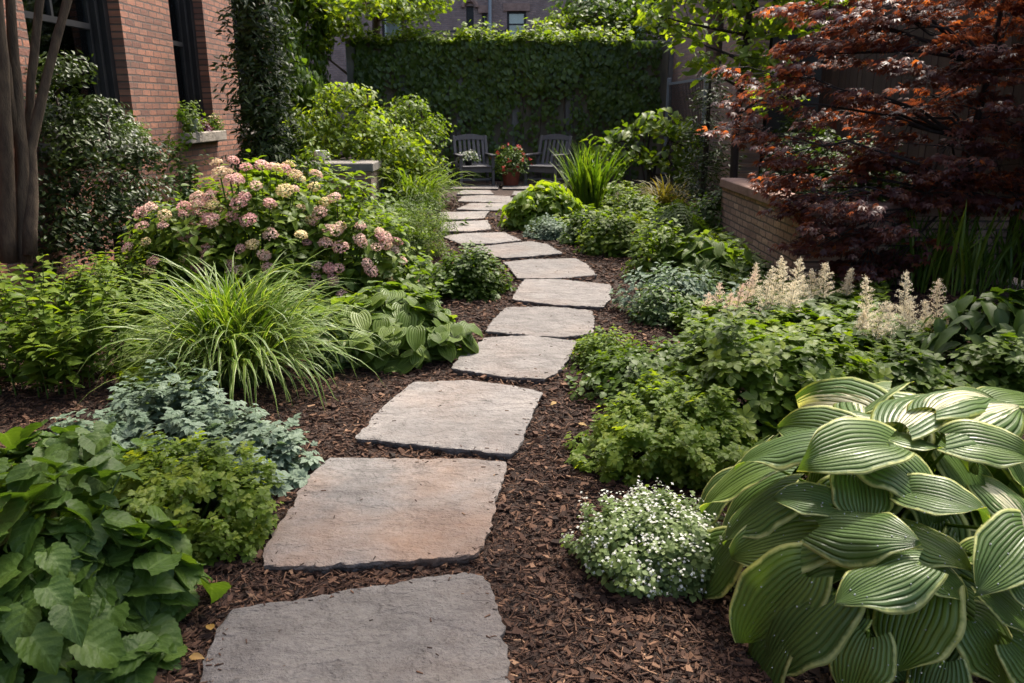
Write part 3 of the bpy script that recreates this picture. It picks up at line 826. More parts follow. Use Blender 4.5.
# raised brick planter, right
pln = thing('brick_planter', 'raised brick planter with brown stone coping beside the red maple', 'planter', (2.62, 7.25, 0))
b = Buf()
b.box((0, 0.002, 0), (0.22, 2.6, 0.63), 0); b.build('wall', M['brick_planter'], pln)
b = Buf(); b.box((0.222, 0.004, 0), (1.9, 0.22, 0.63)); b.build('wall', M['brick_planter_x'], pln)
b = Buf(); b.box((0.0, 2.602, 0), (1.9, 2.8, 0.63)); b.build('wall', M['brick_planter_x'], pln)
b = Buf(); b.box((-0.03, -0.03, 0.632), (0.26, 2.83, 0.745), bev=0.012)
b.build('coping', M['cap'], pln, fixn=True)
b = Buf(); b.box((0.262, -0.03, 0.632), (1.92, 0.26, 0.743), bev=0.012); b.build('coping', M['cap'], pln, fixn=True)
b = Buf(); b.box((0.222, 0.222, 0), (1.9, 2.6, 0.6)); b.build('soil', M['soil'], pln)

# low brick pier, left
pc = V(372, 163, 12.6)
pier = thing('brick_pier', 'low dark brick pier with a grey stone cap among the shrubs', 'pier', (pc[0] - 0.55, 12.6, 0))
ph = pc[2]
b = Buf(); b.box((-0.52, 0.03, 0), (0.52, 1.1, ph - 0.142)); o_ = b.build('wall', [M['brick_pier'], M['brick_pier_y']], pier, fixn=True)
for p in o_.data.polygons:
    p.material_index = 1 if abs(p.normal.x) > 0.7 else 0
b = Buf(); b.box((-0.56, 0, ph - 0.14), (0.56, 1.14, ph), bev=0.015); b.build('coping', M['cap_grey'], pier, fixn=True)
b = Buf(); b.box((0.524, 1.0, 0.02), (0.55, 1.03, ph - 0.16)); b.build('pipe', M['greypaint'], pier)
pot = thing('ceramic_pot', 'small white ceramic pot on the grey cap of the brick pier', 'pot', (pc[0] - 0.55 - 0.33, 12.95, ph))
b = Buf(); b.lathe([(0.06, 0), (0.085, 0.05), (0.1, 0.15), (0.11, 0.17), (0.095, 0.17), (0.085, 0.12), (0.02, 0.11)], 20); b.build('bowl', M['white_pot'], pot, True)
b = Buf(); b.tube([(0.1, 0, 0.14), (0.15, 0, 0.13), (0.155, 0, 0.08), (0.09, 0, 0.05)], 0.012, 6); b.build('handle', M['white_pot'], pot, True)

# house far beyond the wall
hs = thing('row_house', 'brown brick row house seen over the ivy wall', 'building', (0, 34, 0))
hw = [V(507, 11, 34), V(526, 37, 34)]; sw = [V(482, 13, 34), V(487, 31, 34)]; dr = [V(466, 6, 34), V(474, 45, 34)]; rw = [V(566, -4, 34), V(592, 12, 34)]
holes = [(hw[0][0], hw[1][0], hw[1][2], hw[0][2]), (sw[0][0], sw[1][0], sw[1][2], sw[0][2]), (dr[0][0], dr[1][0], dr[1][2] - 0.5, dr[0][2])]
holes.append((2.6, 3.4, 5.6, 7.6)); holes.append((4.4, 5.4, 4.0, 5.9)); holes.append((-5.2, -4.2, 4.0, 5.9)); holes.append((6.8, 7.8, 4.0, 5.9))
b = Buf(); holed_wall(b, -14, 16, 0, 13, holes, lambda u, z, d: (u, d, z), 0.4); b.build('wall', M['brick_far'], hs, fixn=True)
for k, (a, c, d, e) in enumerate(holes):
    f = Buf(); fw = 0.09
    f.box((a + .002, 0.12, d + .002), (a + fw, 0.2, e - .002)); f.box((c - fw, 0.12, d + .002), (c - .002, 0.2, e - .002))
    f.box((a + fw, 0.121, e - fw), (c - fw, 0.199, e - .002)); f.box((a + fw, 0.121, d + .002), (c - fw, 0.199, d + fw))
    f.box((a + fw, 0.13, (d + e) / 2 - 0.03), (c - fw, 0.19, (d + e) / 2 + 0.03))
    fr = f.build('door' if k == 2 else 'window', M['black_wood'], hs)
    g = Buf(); g.box((a + fw, 0.155, d + fw), (c - fw, 0.165, e - fw)); g.build('panel' if k == 2 else 'glass', M['black_wood'] if k == 2 else M['glass'], fr)
    if k != 2:
        g = Buf(); g.box((a + fw, 0.3, d), (c - fw, 0.32, (d + e) / 2 + (0.9 if k == 0 else 0.1) * (e - d) / 2)); g.build('curtain', M['curtain'], fr)
    if k not in (2,):
        g = Buf(); g.box((a - 0.15, -0.06, e + 0.002), (c + 0.15, 0.05, e + 0.28)); g.build('lintel', M['cap'], hs)
        g = Buf(); g.box((a - 0.1, -0.1, d - 0.15), (c + 0.1, 0.1, d - 0.002)); g.build('sill', M['cap'], hs)
b = Buf(); b.box((-14.2, -0.3, 13.002), (16.2, 0.6, 13.4)); b.build('roof', M['cap'], hs)
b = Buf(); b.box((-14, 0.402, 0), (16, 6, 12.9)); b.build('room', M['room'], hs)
px = V(490, 10, 34)[0]
b = Buf(); b.tube([(px, -0.1, 0.1), (px, -0.1, 6), (px, -0.1, 12.9)], 0.07, 8); b.build('downpipe', M['greypaint'], hs)
# arched door hood
b = Buf(); r0 = (holes[2][1] - holes[2][0]) / 2 + 0.12; xc = (holes[2][0] + holes[2][1]) / 2
b.tube([(xc + r0 * math.cos(a), -0.06, holes[2][3] - 0.05 + r0 * math.sin(a)) for a in np.linspace(0, PI, 12)], 0.09, 6); b.build('door_arch', M['cap'], hs)
# iron balcony
bal = thing('iron_balcony', 'black iron railing in front of the arched door of the far row house', 'railing', (V(460, 30, 33)[0], 33.0, 0))
b = Buf(); z0 = V(460, 32, 33)[2]
for i in range(16):
    b.box((-1.4 + i * 0.2, -0.01, z0 - 0.9), (-1.37 + i * 0.2, 0.01, z0))
b.build('bars', M['iron'], bal)
for z in (z0 - 0.9, z0):
    b = Buf(); b.box((-1.42, -0.02, z), (1.75, 0.02, z + 0.05)); b.build('rail', M['iron'], bal)
for x in (-1.45, 1.74):
    b = Buf(); b.box((x, -0.04, 0), (x + 0.08, 0.04, z0 + 0.1)); b.build('post', M['iron'], bal)
b = Buf(); b.box((-1.5, 0.03, z0 - 1.05), (1.8, 0.9, z0 - 0.92)); b.build('platform', M['concrete'], bal)

# ------------------------------------------------------------------ stepping stones
def stone(pix, label, mat, seed, name='stepping_stone', group='flagstones of the winding path', top=0.032, crack=None):
    rng = np.random.default_rng(seed)
    pts = np.array([G(x, y, top)[:2] for x, y in pix])
    c = pts.mean(0)
    if np.sum(pts[:, 0] * np.roll(pts[:, 1], -1) - np.roll(pts[:, 0], -1) * pts[:, 1]) < 0: pts = pts[::-1]
    # resample the outline and roughen it
    out = []
    for i in range(len(pts)):
        a, b_ = pts[i], pts[(i + 1) % len(pts)]
        k = max(2, int(np.linalg.norm(b_ - a) / 0.022))
        for j in range(k): out.append(a + (b_ - a) * j / k)
    out = np.array(out); n = len(out)
    for _ in range(1): out = out * 0.5 + (np.roll(out, 1, 0) + np.roll(out, -1, 0)) * 0.25
    tg = nrm(np.roll(out, -1, 0) - np.roll(out, 1, 0)); no = np.stack((tg[:, 1], -tg[:, 0]), 1)
    ph = rng.uniform(0, 6.28, 8); ss = np.arange(n) / n * 2 * PI
    wob = sum(np.sin(ss * k + ph[i]) / k ** 0.6 for i, k in enumerate((3, 5, 8, 13, 21, 34))) * 0.007 + rng.normal(0, 0.0032, n) - 0.022 * np.maximum(0, np.sin(ss * 7 + ph[0]) * np.sin(ss * 11 + ph[1]) - 0.55)
    out = out + no * wob[:, None]
    rings = []
    for inset, z in ((0.022, -0.03), (0.010, 0.004), (0.002, top * 0.5), (0.0, top * 0.9), (0.0035, top * 0.98), (0.010, top)):
        jit = rng.normal(0, 0.0016, n) if z > 0 else 0
        p = out - no * (inset + jit)[:, None] if not np.isscalar(jit) else out - no * inset
        rings.append(np.concatenate((p - c, np.full((n, 1), z) + (rng.normal(0, 0.0008, (n, 1)) if 0 < z < top else 0)), 1))
    b = Buf(); v = np.concatenate(rings); L, S = [], []
    for i in range(len(rings) - 1):
        for j in range(n):
            k = (j + 1) % n
            L += [i * n + j, i * n + k, (i + 1) * n + k, (i + 1) * n + j]; S.append(4)
    L += [(len(rings) - 1) * n + j for j in range(n)]; S.append(n)
    b.add(v, L, S)
    o = b.build(name, M[mat], None, False)
    o.location = (c[0], c[1], 0)
    tag(o, label, 'stepping stone' if name == 'stepping_stone' else 'paving stone', group)
    return o, out
stones = [
    ([(196, 735), (198, 690), (205, 655), (218, 628), (232, 607), (300, 598), (380, 585), (440, 574), (470, 571), (489, 578), (497, 600), (506, 640), (513, 690), (516, 735), (350, 748)], 'huge dark grey flagstone at the very front of the path', 'stone_c'),
    ([(262, 566), (263, 548), (275, 530), (290, 506), (300, 490), (314, 472), (330, 457), (400, 457), (470, 459), (506, 461), (503, 480), (496, 505), (488, 540), (480, 552), (466, 556), (400, 559), (340, 564), (300, 567)], 'large flagstone with a rust orange stain, second from the front', 'stone_b'),
    ([(354, 437), (372, 418), (392, 398), (413, 381), (470, 380), (512, 385), (543, 392), (533, 415), (520, 443), (510, 454), (470, 450), (420, 445)], 'pale square flagstone beside the striped grass, third from the front', 'stone_a'),
    ([(450, 368), (466, 350), (486, 337), (530, 335), (579, 341), (570, 355), (560, 371), (545, 379), (500, 376)], 'broad flagstone whose left corner meets the green hosta', 'stone_a'),
    ([(484, 331), (494, 318), (506, 307), (550, 306), (591, 310), (595, 320), (593, 333), (565, 337), (520, 334)], 'squarish flagstone directly behind the one touching the green hosta', 'stone_a'),
    ([(512, 299), (517, 288), (524, 279), (560, 279), (611, 284), (610, 298), (603, 307), (560, 305)], 'flagstone set furthest right on the bend, squarish with a worn top', 'stone_a'),
    ([(503, 262), (530, 259), (576, 258), (586, 263), (597, 275), (560, 278), (518, 278), (511, 270)], 'flagstone with a slanting right end on the bend of the path', 'stone_a'),
    ([(466, 248), (500, 244), (530, 241), (548, 244), (563, 253), (530, 256), (503, 258)], 'wedge shaped flagstone just behind the low leafy clump', 'stone_a'),
    ([(441, 236), (465, 233), (505, 232), (521, 240), (496, 243), (462, 244)], 'narrow flagstone pointing right where the path turns back', 'stone_a'),
    ([(440, 222), (488, 220), (491, 229), (470, 231), (441, 231)], 'brightest sunlit flagstone, nearer of the pair by the fine green mounds', 'stone_a'),
    ([(439, 212), (489, 211), (484, 218), (465, 219), (438, 219)], 'sunlit flagstone, farther of the pair by the fine green mounds', 'stone_a'),
    ([(456, 209), (470, 203), (508, 203), (500, 210), (480, 210)], 'greyish flagstone leading up to the small patio', 'stone_a'),
    ([(488, 202), (500, 198), (522, 197), (524, 202), (508, 203)], 'small flagstone tucked at the right edge of the patio', 'stone_a'),
]
outlines = []
for i, (p, lab, mt) in enumerate(stones):
    o_, ol = stone(p, lab, mt, 40 + i)
    outlines.append(ol)
patio = [([(458, 201), (462, 196), (484, 195), (511, 196), (508, 200), (484, 202)], 'patio flagstone in front of the left chair'),
         ([(456, 194), (462, 190), (490, 190), (494, 194)], 'patio flagstone under the front legs of the left chair'),
         ([(512, 195), (514, 191), (545, 191), (550, 196), (524, 196)], 'patio flagstone in front of the right chair'),
         ([(450, 188.5), (458, 184), (500, 184), (498, 188.5)], 'patio flagstone beneath the left chair'),
         ([(502, 188.5), (504, 184), (570, 184), (572, 189)], 'patio flagstone beneath the flower pot and right chair')]
for i, (p, lab) in enumerate(patio):
    o_, ol = stone(p, lab, 'stone_a', 80 + i, 'flagstone', 'flagstones of the small patio', 0.026)
    outlines.append(ol)

# bark mulch over the beds
def inside_poly(P, poly):
    r = np.zeros(len(P), bool); x, y = P[:, 0], P[:, 1]
    x0, y0 = poly[:, 0], poly[:, 1]; x1, y1 = np.roll(x0, -1), np.roll(y0, -1)
    for a, b_, c_, d in zip(x0, y0, x1, y1):
        cond = (b_ > y) != (d > y)
        r ^= cond & (x < (c_ - a) * (y - b_) / (d - b_ + 1e-12) + a)
    return r
rng = np.random.default_rng(11)
n = 235000
yy = 1.55 * (15.0 / 1.55) ** (rng.uniform(0, 1, n) ** 1.12)
xx = rng.uniform(-1, 1, n) * (1.35 + 0.42 * yy)
P = np.stack((xx, yy, np.zeros(n)), 1)
keep = (xx > -4.25) & (xx < 2.55 + (yy < 7) * 1.5)
for ol in outlines:
    cc = ol.mean(0); keep &= ~inside_poly(P[:, :2], cc + (ol - cc) * 0.985)
P = P[keep]; n = len(P)
P[:, 2] = rng.uniform(-0.004, 0.014, n) + 0.012 * sines(P, rng, 2.5)
v = np.array([(x * (0.6 if y > 0 else 1), y, z) for x in (-.5, .5) for y in (-.5, .5) for z in (-.5, .5)])
cub = T(v, [(0, 1, 3, 2), (4, 6, 7, 5), (0, 4, 5, 1), (2, 3, 7, 6), (0, 2, 6, 4), (1, 5, 7, 3)], np.zeros((8, 2)))
a = rng.uniform(0, 2 * PI, n)
A = nrm(np.stack((np.cos(a), np.sin(a), rng.normal(0, 0.22, n)), 1)); Nn = nrm(np.stack((rng.normal(0, 0.4, n), rng.normal(0, 0.4, n), np.ones(n)), 1))
b = Buf()
fr_ = 1 + 0.10 * np.maximum(P[:, 1] - 3, 0)
r = np.clip(rng.beta(1.3, 2.4, n), 0, 1)
for (lo, hi, L_, wd, th) in ((0.0, 0.30, 0.017, 0.45, 0.25), (0.30, 0.90, 0.034, 0.085, 0.06), (0.90, 1.0, 0.021, 0.7, 0.4)):
    k = rng.uniform(0, 1, n); w_ = (k >= lo) & (k < hi)
    t2 = T(cub.v * np.array((wd, 1, th)), [(0, 1, 3, 2), (4, 6, 7, 5), (0, 4, 5, 1), (2, 3, 7, 6), (0, 2, 6, 4), (1, 5, 7, 3)], np.zeros((8, 2)))
    b.scatter(t2, P[w_], A[w_], Nn[w_], L_ * np.minimum(rng.lognormal(-0.12, 0.45, w_.sum()), 1.7) * fr_[w_], r[w_])
for k, ol in enumerate(outlines[:13]):
    m = int(26 + 60 / (1 + k)); i0 = rng.integers(0, len(ol), m); cc = ol.mean(0)
    q = cc + (ol[i0] - cc) * np.where(rng.uniform(0, 1, m) < .8, rng.uniform(.90, 1.0, m), rng.uniform(.2, .9, m))[:, None]
    a = rng.uniform(0, 6.28, m); sz = rng.uniform(.006, .022, m)
    t2 = T(cub.v * np.array((.22, 1, .14)), [(0, 1, 3, 2), (4, 6, 7, 5), (0, 4, 5, 1), (2, 3, 7, 6), (0, 2, 6, 4), (1, 5, 7, 3)], np.zeros((8, 2)))
    b.scatter(t2, np.concatenate((q, np.full((m, 1), .034)), 1), np.stack((np.cos(a), np.sin(a), rng.normal(0, .05, m)), 1), np.tile(np.array((0, 0, 1.0)), (m, 1)) + rng.normal(0, .1, (m, 3)), sz, rng.beta(1.3, 2.4, m))
kind(b.build('mulch', M['mulch']), 'stuff')
for i, (x, y) in enumerate(((190, 667), (212, 640), (556, 408), (578, 430))):
    b = Buf(); t2 = leaf_T(ov(0.6), 4, 2, 0.3, 0.3, 0.03)
    p = G(x, y); b.scatter(t2, np.zeros((1, 3)), np.array([[math.cos(i * 2), math.sin(i * 2), 0.1]]), np.array([[0.2, -0.2, 1.0]]), 0.045, np.array([0.3 + 0.2 * i]))
    o_ = b.build('fallen_leaf', GR['fallen'], None, True); o_.location = (p[0], p[1], 0.035)
    tag(o_, ('yellow fallen leaf in the mulch between the big leafed plant and the front flagstone', 'small tan fallen leaf beside the left edge of the front flagstone',
             'fallen leaf on the mulch left of the light green bush', 'fallen yellow leaf under the edge of the light green bush')[i], 'leaf', 'fallen leaves on the mulch')

# ------------------------------------------------------------------ foreground plants
# big hosta, lower right: every leaf placed by hand on a dome
HC = np.array((1.32, 2.52, 0.0)); HR = np.array((0.84, 0.84, 0.68))
def on_dome(px, py, k=1.0):
    o = (np.array((0, 0, EYE)) - HC) / (HR * k); d = ray(px, py) / (HR * k)
    a, b_, c_ = d @ d, 2 * o @ d, o @ o - 1
    disc = b_ * b_ - 4 * a * c_
    t = (-b_ - math.sqrt(disc)) / (2 * a) if disc > 0 else -b_ / (2 * a)
    q = o + d * t
    q /= np.linalg.norm(q)
    n = q / (HR * k)
    return HC + q * HR * k, n / np.linalg.norm(n)
hl = [  # base, tip, width in the 2.05x crop, kind (0 green, 1 cream splashed)
    (350, 132, 188, 98, 78, 1), (352, 150, 340, 52, 118, 1), (415, 150, 552, 52, 92, 1), (500, 170, 690, 120, 92, 1), (520, 190, 690, 235, 80, 0),
    (268, 185, 72, 222, 92, 0), (300, 180, 150, 150, 66, 0), (385, 195, 216, 268, 84, 0), (320, 192, 500, 284, 80, 0), (385, 178, 520, 205, 46, 0),
    (395, 158, 290, 146, 56, 1), (325, 258, 345, 362, 132, 0), (190, 290, 34, 378, 96, 0), (268, 318, 160, 318, 66, 0), (430, 292, 585, 368, 84, 0),
    (585, 280, 690, 370, 92, 1), (275, 372, 38, 458, 108, 0), (245, 362, 445, 438, 92, 0), (160, 445, 305, 488, 60, 0), (400, 372, 545, 455, 86, 0),
    (670, 375, 575, 500, 120, 0), (212, 462, 44, 628, 112, 0), (275, 502, 118, 672, 165, 0), (470, 480, 395, 652, 205, 0), (450, 440, 292, 552, 118, 0),
    (430, 436, 558, 502, 84, 0), (560, 555, 640, 690, 150, 0), (590, 490, 690, 590, 112, 0), (645, 450, 700, 525, 66, 0), (345, 590, 310, 720, 150, 0),
    (160, 600, 70, 720, 110, 0), (500, 640, 470, 740, 150, 0), (150, 240, 0, 330, 76, 0), (480, 120, 600, 75, 66, 1), (560, 420, 650, 440, 90, 0), (320, 545, 215, 600, 90, 0), (640, 600, 740, 690, 130, 0),
    (600, 100, 720, 90, 90, 0)]
rng = np.random.default_rng(3)
ht = thing('variegated_hosta', 'huge hosta with ribbed green leaves edged in yellow filling the lower right corner', 'hosta', tuple(HC))
def hosta_T(seed, wd=0.8):
    r_ = np.random.default_rng(seed)
    return leaf_T(lambda t: heart(wd)(t) * (1 + 0.03 * math.sin(t * 17 + seed)), 26, 16, r_.uniform(0.25, 0.60), r_.uniform(0.20, 0.55), r_.uniform(0.015, 0.045), r_.uniform(1.2, 2.2), r_.uniform(-0.50, -0.15), 0.22, 0.003, 4, r_.uniform(-1.0, 1.0))
HT = [hosta_T(s) for s in range(7)]
fb, pb = Buf(), Buf()
drops = []
for i, (bx, by, tx, ty, wd, kd) in enumerate(hl):
    s = 2.0525
    kk = 1.0 + 0.11 * rng.uniform(-1, 1)
    Bp, Bn = on_dome(700 + bx / s, 350 + by / s, kk); Tp, Tn = on_dome(700 + tx / s, 350 + ty / s, kk * 1.03)
    L_ = np.linalg.norm(Tp - Bp); L_ = min(max(L_ * 0.95, 0.15), 0.30); A = nrm(Tp - Bp)
    W = wd / s / FPX * depth((Bp + Tp) / 2) / (0.8 * L_); W = min(max(W, 0.95), 1.3)
    Nn = nrm(nrm(Bn + Tn) * 0.40 + np.array((-0.08, -0.20, 0.75)) + rng.normal(0, 0.20, 3))
    tgt = fb
    if kd:
        tgt = Buf()
    A2 = A + Nn * 0.12 + np.array((0, 0, rng.uniform(0.0, 0.38)))                      # the droop of the template brings the tip back
    tgt.scatter(HT[i % 7], Bp[None] - HC, A2[None], Nn[None], np.array([L_]), np.array([rng.uniform(0, 1)]), W=np.array([W]))
    if kd:
        o_ = tgt.build('leaf', GR['hostac'], ht, True); o_["label"] = "leaf with a creamy white centre"
    if by > 280:
        vv = tgt.V[-1]; vv = vv[rng.choice(len(vv), 14, replace=False)]
        drops += [q_ + Nn * 0.0015 for q_ in vv]
    b0 = rng.normal(0, 0.05, 3); b0[2] = 0
    e = Bp - HC; m = b0 * 0.45 + e * 0.55; m[:2] = b0[:2] * .65 + e[:2] * .35; m[2] *= 1.05
    pb.tube([b0, m, e, e + A * L_ * 0.25], [0.007, 0.006, 0.005, 0.003], 6)
P, N, th = mound_pts(rng, 22, 0.55, 0.55, 0.62, 0, 0.62, 0.1, 2.5, (0.75, 1.0))
A, Nn = leaf_dirs(rng, N, th, 0.7, 0.3, 0.6, 0.0)
for i in range(22):
    fb.scatter(HT[i % 7], (P[i] - A[i] * 0.12)[None], A[i][None], Nn[i][None], np.array([rng.uniform(0.2, 0.3)]), np.array([rng.uniform(0.2, 1)]))
    pb.tube([rng.normal(0, .03, 3) * np.array((1, 1, 0)), (P[i] - A[i] * .12) * np.array((.6, .6, .55)), P[i] - A[i] * 0.12], [0.007, 0.006, 0.005], 5)
# lower storey of leaves inside and around the back
P, N, th = mound_pts(rng, 80, 0.70, 0.70, 0.48, 0, 0.06, 0.1, 2.5, (0.8, 1.0))
A, Nn = leaf_dirs(rng, N, th, 0.6, 0.2, 0.5, 0.35)
for i in range(80):
    fb.scatter(HT[i % 7], (P[i] - A[i] * 0.1)[None], A[i][None], Nn[i][None], np.array([rng.uniform(0.2, 0.28)]), np.array([rng.uniform(0, .6)]))
    b0 = rng.normal(0, 0.05, 3); b0[2] = 0; e = P[i] - A[i] * 0.1
    pb.tube([b0, b0 * .6 + e * .4 + np.array((0, 0, .05)), e], [0.006, 0.005, 0.004], 5)
db = Buf(); drops = np.array(drops); nd = len(drops)
tq = (1 + 5 ** .5) / 2
ico = T(nrm(np.array([(-1, tq, 0), (1, tq, 0), (-1, -tq, 0), (1, -tq, 0), (0, -1, tq), (0, 1, tq), (0, -1, -tq), (0, 1, -tq), (tq, 0, -1), (tq, 0, 1), (-tq, 0, -1), (-tq, 0, 1)], float)),
        [(0, 11, 5), (0, 5, 1), (0, 1, 7), (0, 7, 10), (0, 10, 11), (1, 5, 9), (5, 11, 4), (11, 10, 2), (10, 7, 6), (7, 1, 8), (3, 9, 4), (3, 4, 2), (3, 2, 6), (3, 6, 8), (3, 8, 9), (4, 9, 5), (2, 4, 11), (6, 2, 10), (8, 6, 7), (9, 8, 1)], np.zeros((12, 2)))
db.scatter(ico, drops, np.tile(np.array((1.0, 0, 0)), (nd, 1)), np.tile(np.array((0, 0, 1.0)), (nd, 1)), rng.uniform(.0012, .0028, nd), np.zeros(nd))
m_, nt_, N_, L_q, bs_q = new_mat("water_drops")
bs_q.inputs["Base Color"].default_value = (.75, .8, .75, 1); bs_q.inputs["Roughness"].default_value = .05; bs_q.inputs["Transmission Weight"].default_value = .6; bs_q.inputs["IOR"].default_value = 1.33
kind(db.build('water_drops', m_, ht, True), 'stuff')
fb.build('foliage', GR['hosta'], ht, True); pb.build('stem', GR['lime'], ht, True)

def white_flowers(rng, t, rx, ry, h, P, N):
    q = rng.choice(len(P), min(len(P), 420), replace=False); P, N = P[q], N[q]; n = len(P)
    P = P + N * 0.022 + np.array((0, 0, .022))
    b = Buf(); Pc = np.repeat(P, 4, 0) + rng.normal(0, 0.010, (n * 4, 3)); m = len(Pc)
    a = rng.uniform(0, 2 * PI, m); A = np.stack((np.cos(a), np.sin(a), rng.normal(0, .3, m)), 1)
    Nn = nrm(np.repeat(N, 4, 0) + np.array((0, 0, .6)) + rng.normal(0, .35, (m, 3)))
    b.scatter(T_FLOR, Pc, A, Nn, rng.uniform(0.008, 0.013, m), rng.uniform(0, 1, m)); b.build('blossom', P_WHITE, t)

mound('white_flowered_mound', 'low grey green mound covered in tiny white flowers left of the huge hosta', 'flowering plant', (578, 738, 500, 606), T_RND, 0.028, 'pale', 3.2, 21, flowers=white_flowers, stem_n=30, lump=0.18)
mound('barrenwort', 'light green rounded bush of small three lobed leaves behind the white flowered mound', 'bush', (590, 775, 372, 496), T_LOBE, 0.042, 'yellow', 3.0, 22, lump=0.22, stem_n=40, up=1.1)
mound('blue_green_cover', 'blue green glossy ground cover next to the path, behind the light green bush', 'ground cover', (588, 715, 332, 408), T_RND, 0.055, 'mid', 3.0, 23, dep=0.9, lump=0.2)
mound('yellow_tipped_cover', 'small yellow tipped clump at the right corner of the path beside the blue green cover', 'ground cover', (572, 632, 330, 372), T_RND, 0.032, 'yellow', 2.6, 24)
mound('columbine', 'wide mound of lobed mid green leaves beneath the ivory plumes', 'plant', (670, 880, 318, 455), T_LOBE, 0.080, 'lime', 2.8, 25, dep=0.75, up=1.0, stem_n=40, lump=0.18)
mound('columbine', 'dark green lobed leafed mound directly behind the huge hosta', 'plant', (800, 985, 345, 440), T_LOBE, 0.080, 'mid', 2.8, 26, dep=0.6, up=1.0, stem_n=30)
mound('columbine', 'low lobed leafed clump behind the huge hosta at the right edge', 'plant', (930, 1090, 335, 430), T_LOBE, 0.080, 'mid', 2.8, 27, dep=0.6, up=1.0, stem_n=30)
mound('broad_leafed_plant', 'plant with long broad dark leaves at the right edge before the iris blades', 'plant', (905, 1075, 290, 392), leaf_T(ov(0.42, 0.4), 8, 2, 0.3, 0.4, 0.02), 0.19, 'deep', 2.0, 28, dep=0.8, up=0.9, jit=0.2, lump=0.1, k=0)

# big leafed plants, lower left
def broad(label, box, size, seed, cov, mat='broad'):
    t, c, rx, ry, h = mound('big_leafed_plant', label, 'plant', box, T_BROAD, size * 0.84, mat, cov, seed, 0.9, 0.30, 1.7, 0.24, 0.8, 0.12, stem_n=45, shell=(0.6, 1.0), k=0, lf=3.6, group='big leafed plants at the lower left')
broad('big toothed leafed plant in the very lower left corner', (-70, 188, 500, 720), 0.135, 31, 2.0)
broad('upper big leafed plant with upright bright young leaves at the left edge', (-60, 165, 440, 560), 0.125, 32, 1.9)
mound('golden_mound', 'yellow green mound of small leaves between the big leafed plant and the rusty flagstone', 'ground cover', (105, 262, 448, 568), T_LOBE, 0.036, 'yellow', 3.0, 33, dep=1.0, lump=0.2, stem_n=40, up=1.0)
mound('silver_cover', 'silvery blue ground cover at the near left foot of the striped grass', 'ground cover', (88, 250, 384, 476), T_SILV, 0.062, 'silver', 2.6, 34, dep=1.0, lump=0.32, up=1.3, jit=0.25, stem_n=30, hscale=0.85)
mound('silver_cover', 'silvery blue ground cover creeping towards the left corner of the rusty flagstone', 'ground cover', (185, 306, 424, 505), T_SILV, 0.062, 'silver', 2.6, 38, dep=1.0, lump=0.32, up=1.3, jit=0.25, stem_n=30, hscale=0.85)

# striped ornamental grass
gp = G(240, 380)
t = thing('striped_grass', 'large arching striped ornamental grass clump left of the path', 'ornamental grass', tuple(gp))
rng = np.random.default_rng(35)
b = Buf(); blades(rng, b, 720, 0.20, 0.96, 0.017, (34, 88), 1.4, 9); b.build('foliage', GR['stripe'], t, True)
b = Buf(); blades(rng, b, 380, 0.16, 0.74, 0.015, (62, 90), 0.75, 8); b.build('shoot', GR['grass'], t, True)

# leafy shrubs on the left edge
def leafy_stems(name, label, cat, box, mat, n, size, seed, leaf=T_OV, spread=0.5, dep=0.8, hs=(0.55, 1.0)):
    rng = np.random.default_rng(seed)
    c, rx, ry, h = fit(*box, dep)
    t = thing(name, label, cat, tuple(c))
    lb, sb = Buf(), Buf()
    for _ in range(n):
        a = rng.uniform(0, 2 * PI); r = math.sqrt(rng.uniform(0, 1))
        b0 = np.array((rx * r * math.cos(a) * 0.75, ry * r * math.sin(a) * 0.75, 0)); hh = h * rng.uniform(*hs) * (1 - 0.25 * r * r)
        lean = np.array((math.cos(a), math.sin(a), 0)) * spread * hh * r + rng.normal(0, 0.06, 3)
        pts = np.array([b0 + lean * s_ ** 1.7 + np.array((0, 0, hh * s_ * (1 - 0.12 * s_))) for s_ in np.linspace(0, 1, 6)])
        sb.tube(pts, np.linspace(0.005, 0.002, 6), 5)
        k = max(4, int(hh / (size * 0.42)))
        for i in range(k):
            s_ = 0.15 + 0.85 * (i + 0.5) / k; j = min(4, int(s_ * 5)); q = pts[j] + (pts[j + 1] - pts[j]) * (s_ * 5 - j)
            for sg in (0, PI):
                az = i * 2.4 + sg + rng.normal(0, .25)
                A = np.array([[math.cos(az), math.sin(az), rng.normal(0.12, 0.15)]])
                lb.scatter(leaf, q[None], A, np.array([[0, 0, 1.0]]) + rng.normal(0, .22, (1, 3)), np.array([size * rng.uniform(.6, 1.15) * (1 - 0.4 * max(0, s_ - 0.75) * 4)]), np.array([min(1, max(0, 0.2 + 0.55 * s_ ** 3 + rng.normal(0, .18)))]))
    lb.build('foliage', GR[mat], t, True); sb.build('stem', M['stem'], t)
    return t
leafy_stems('leafy_shrub', 'shrub of horizontal light green leaves along upright stems at the left edge', 'shrub', (-80, 140, 232, 412), 'lime', 85, 0.10, 36)
leafy_stems('leafy_shrub', 'sunlit yellow green leafy shrub between the glossy shrub and the striped grass', 'shrub', (88, 210, 232, 335), 'lime', 90, 0.07, 37)

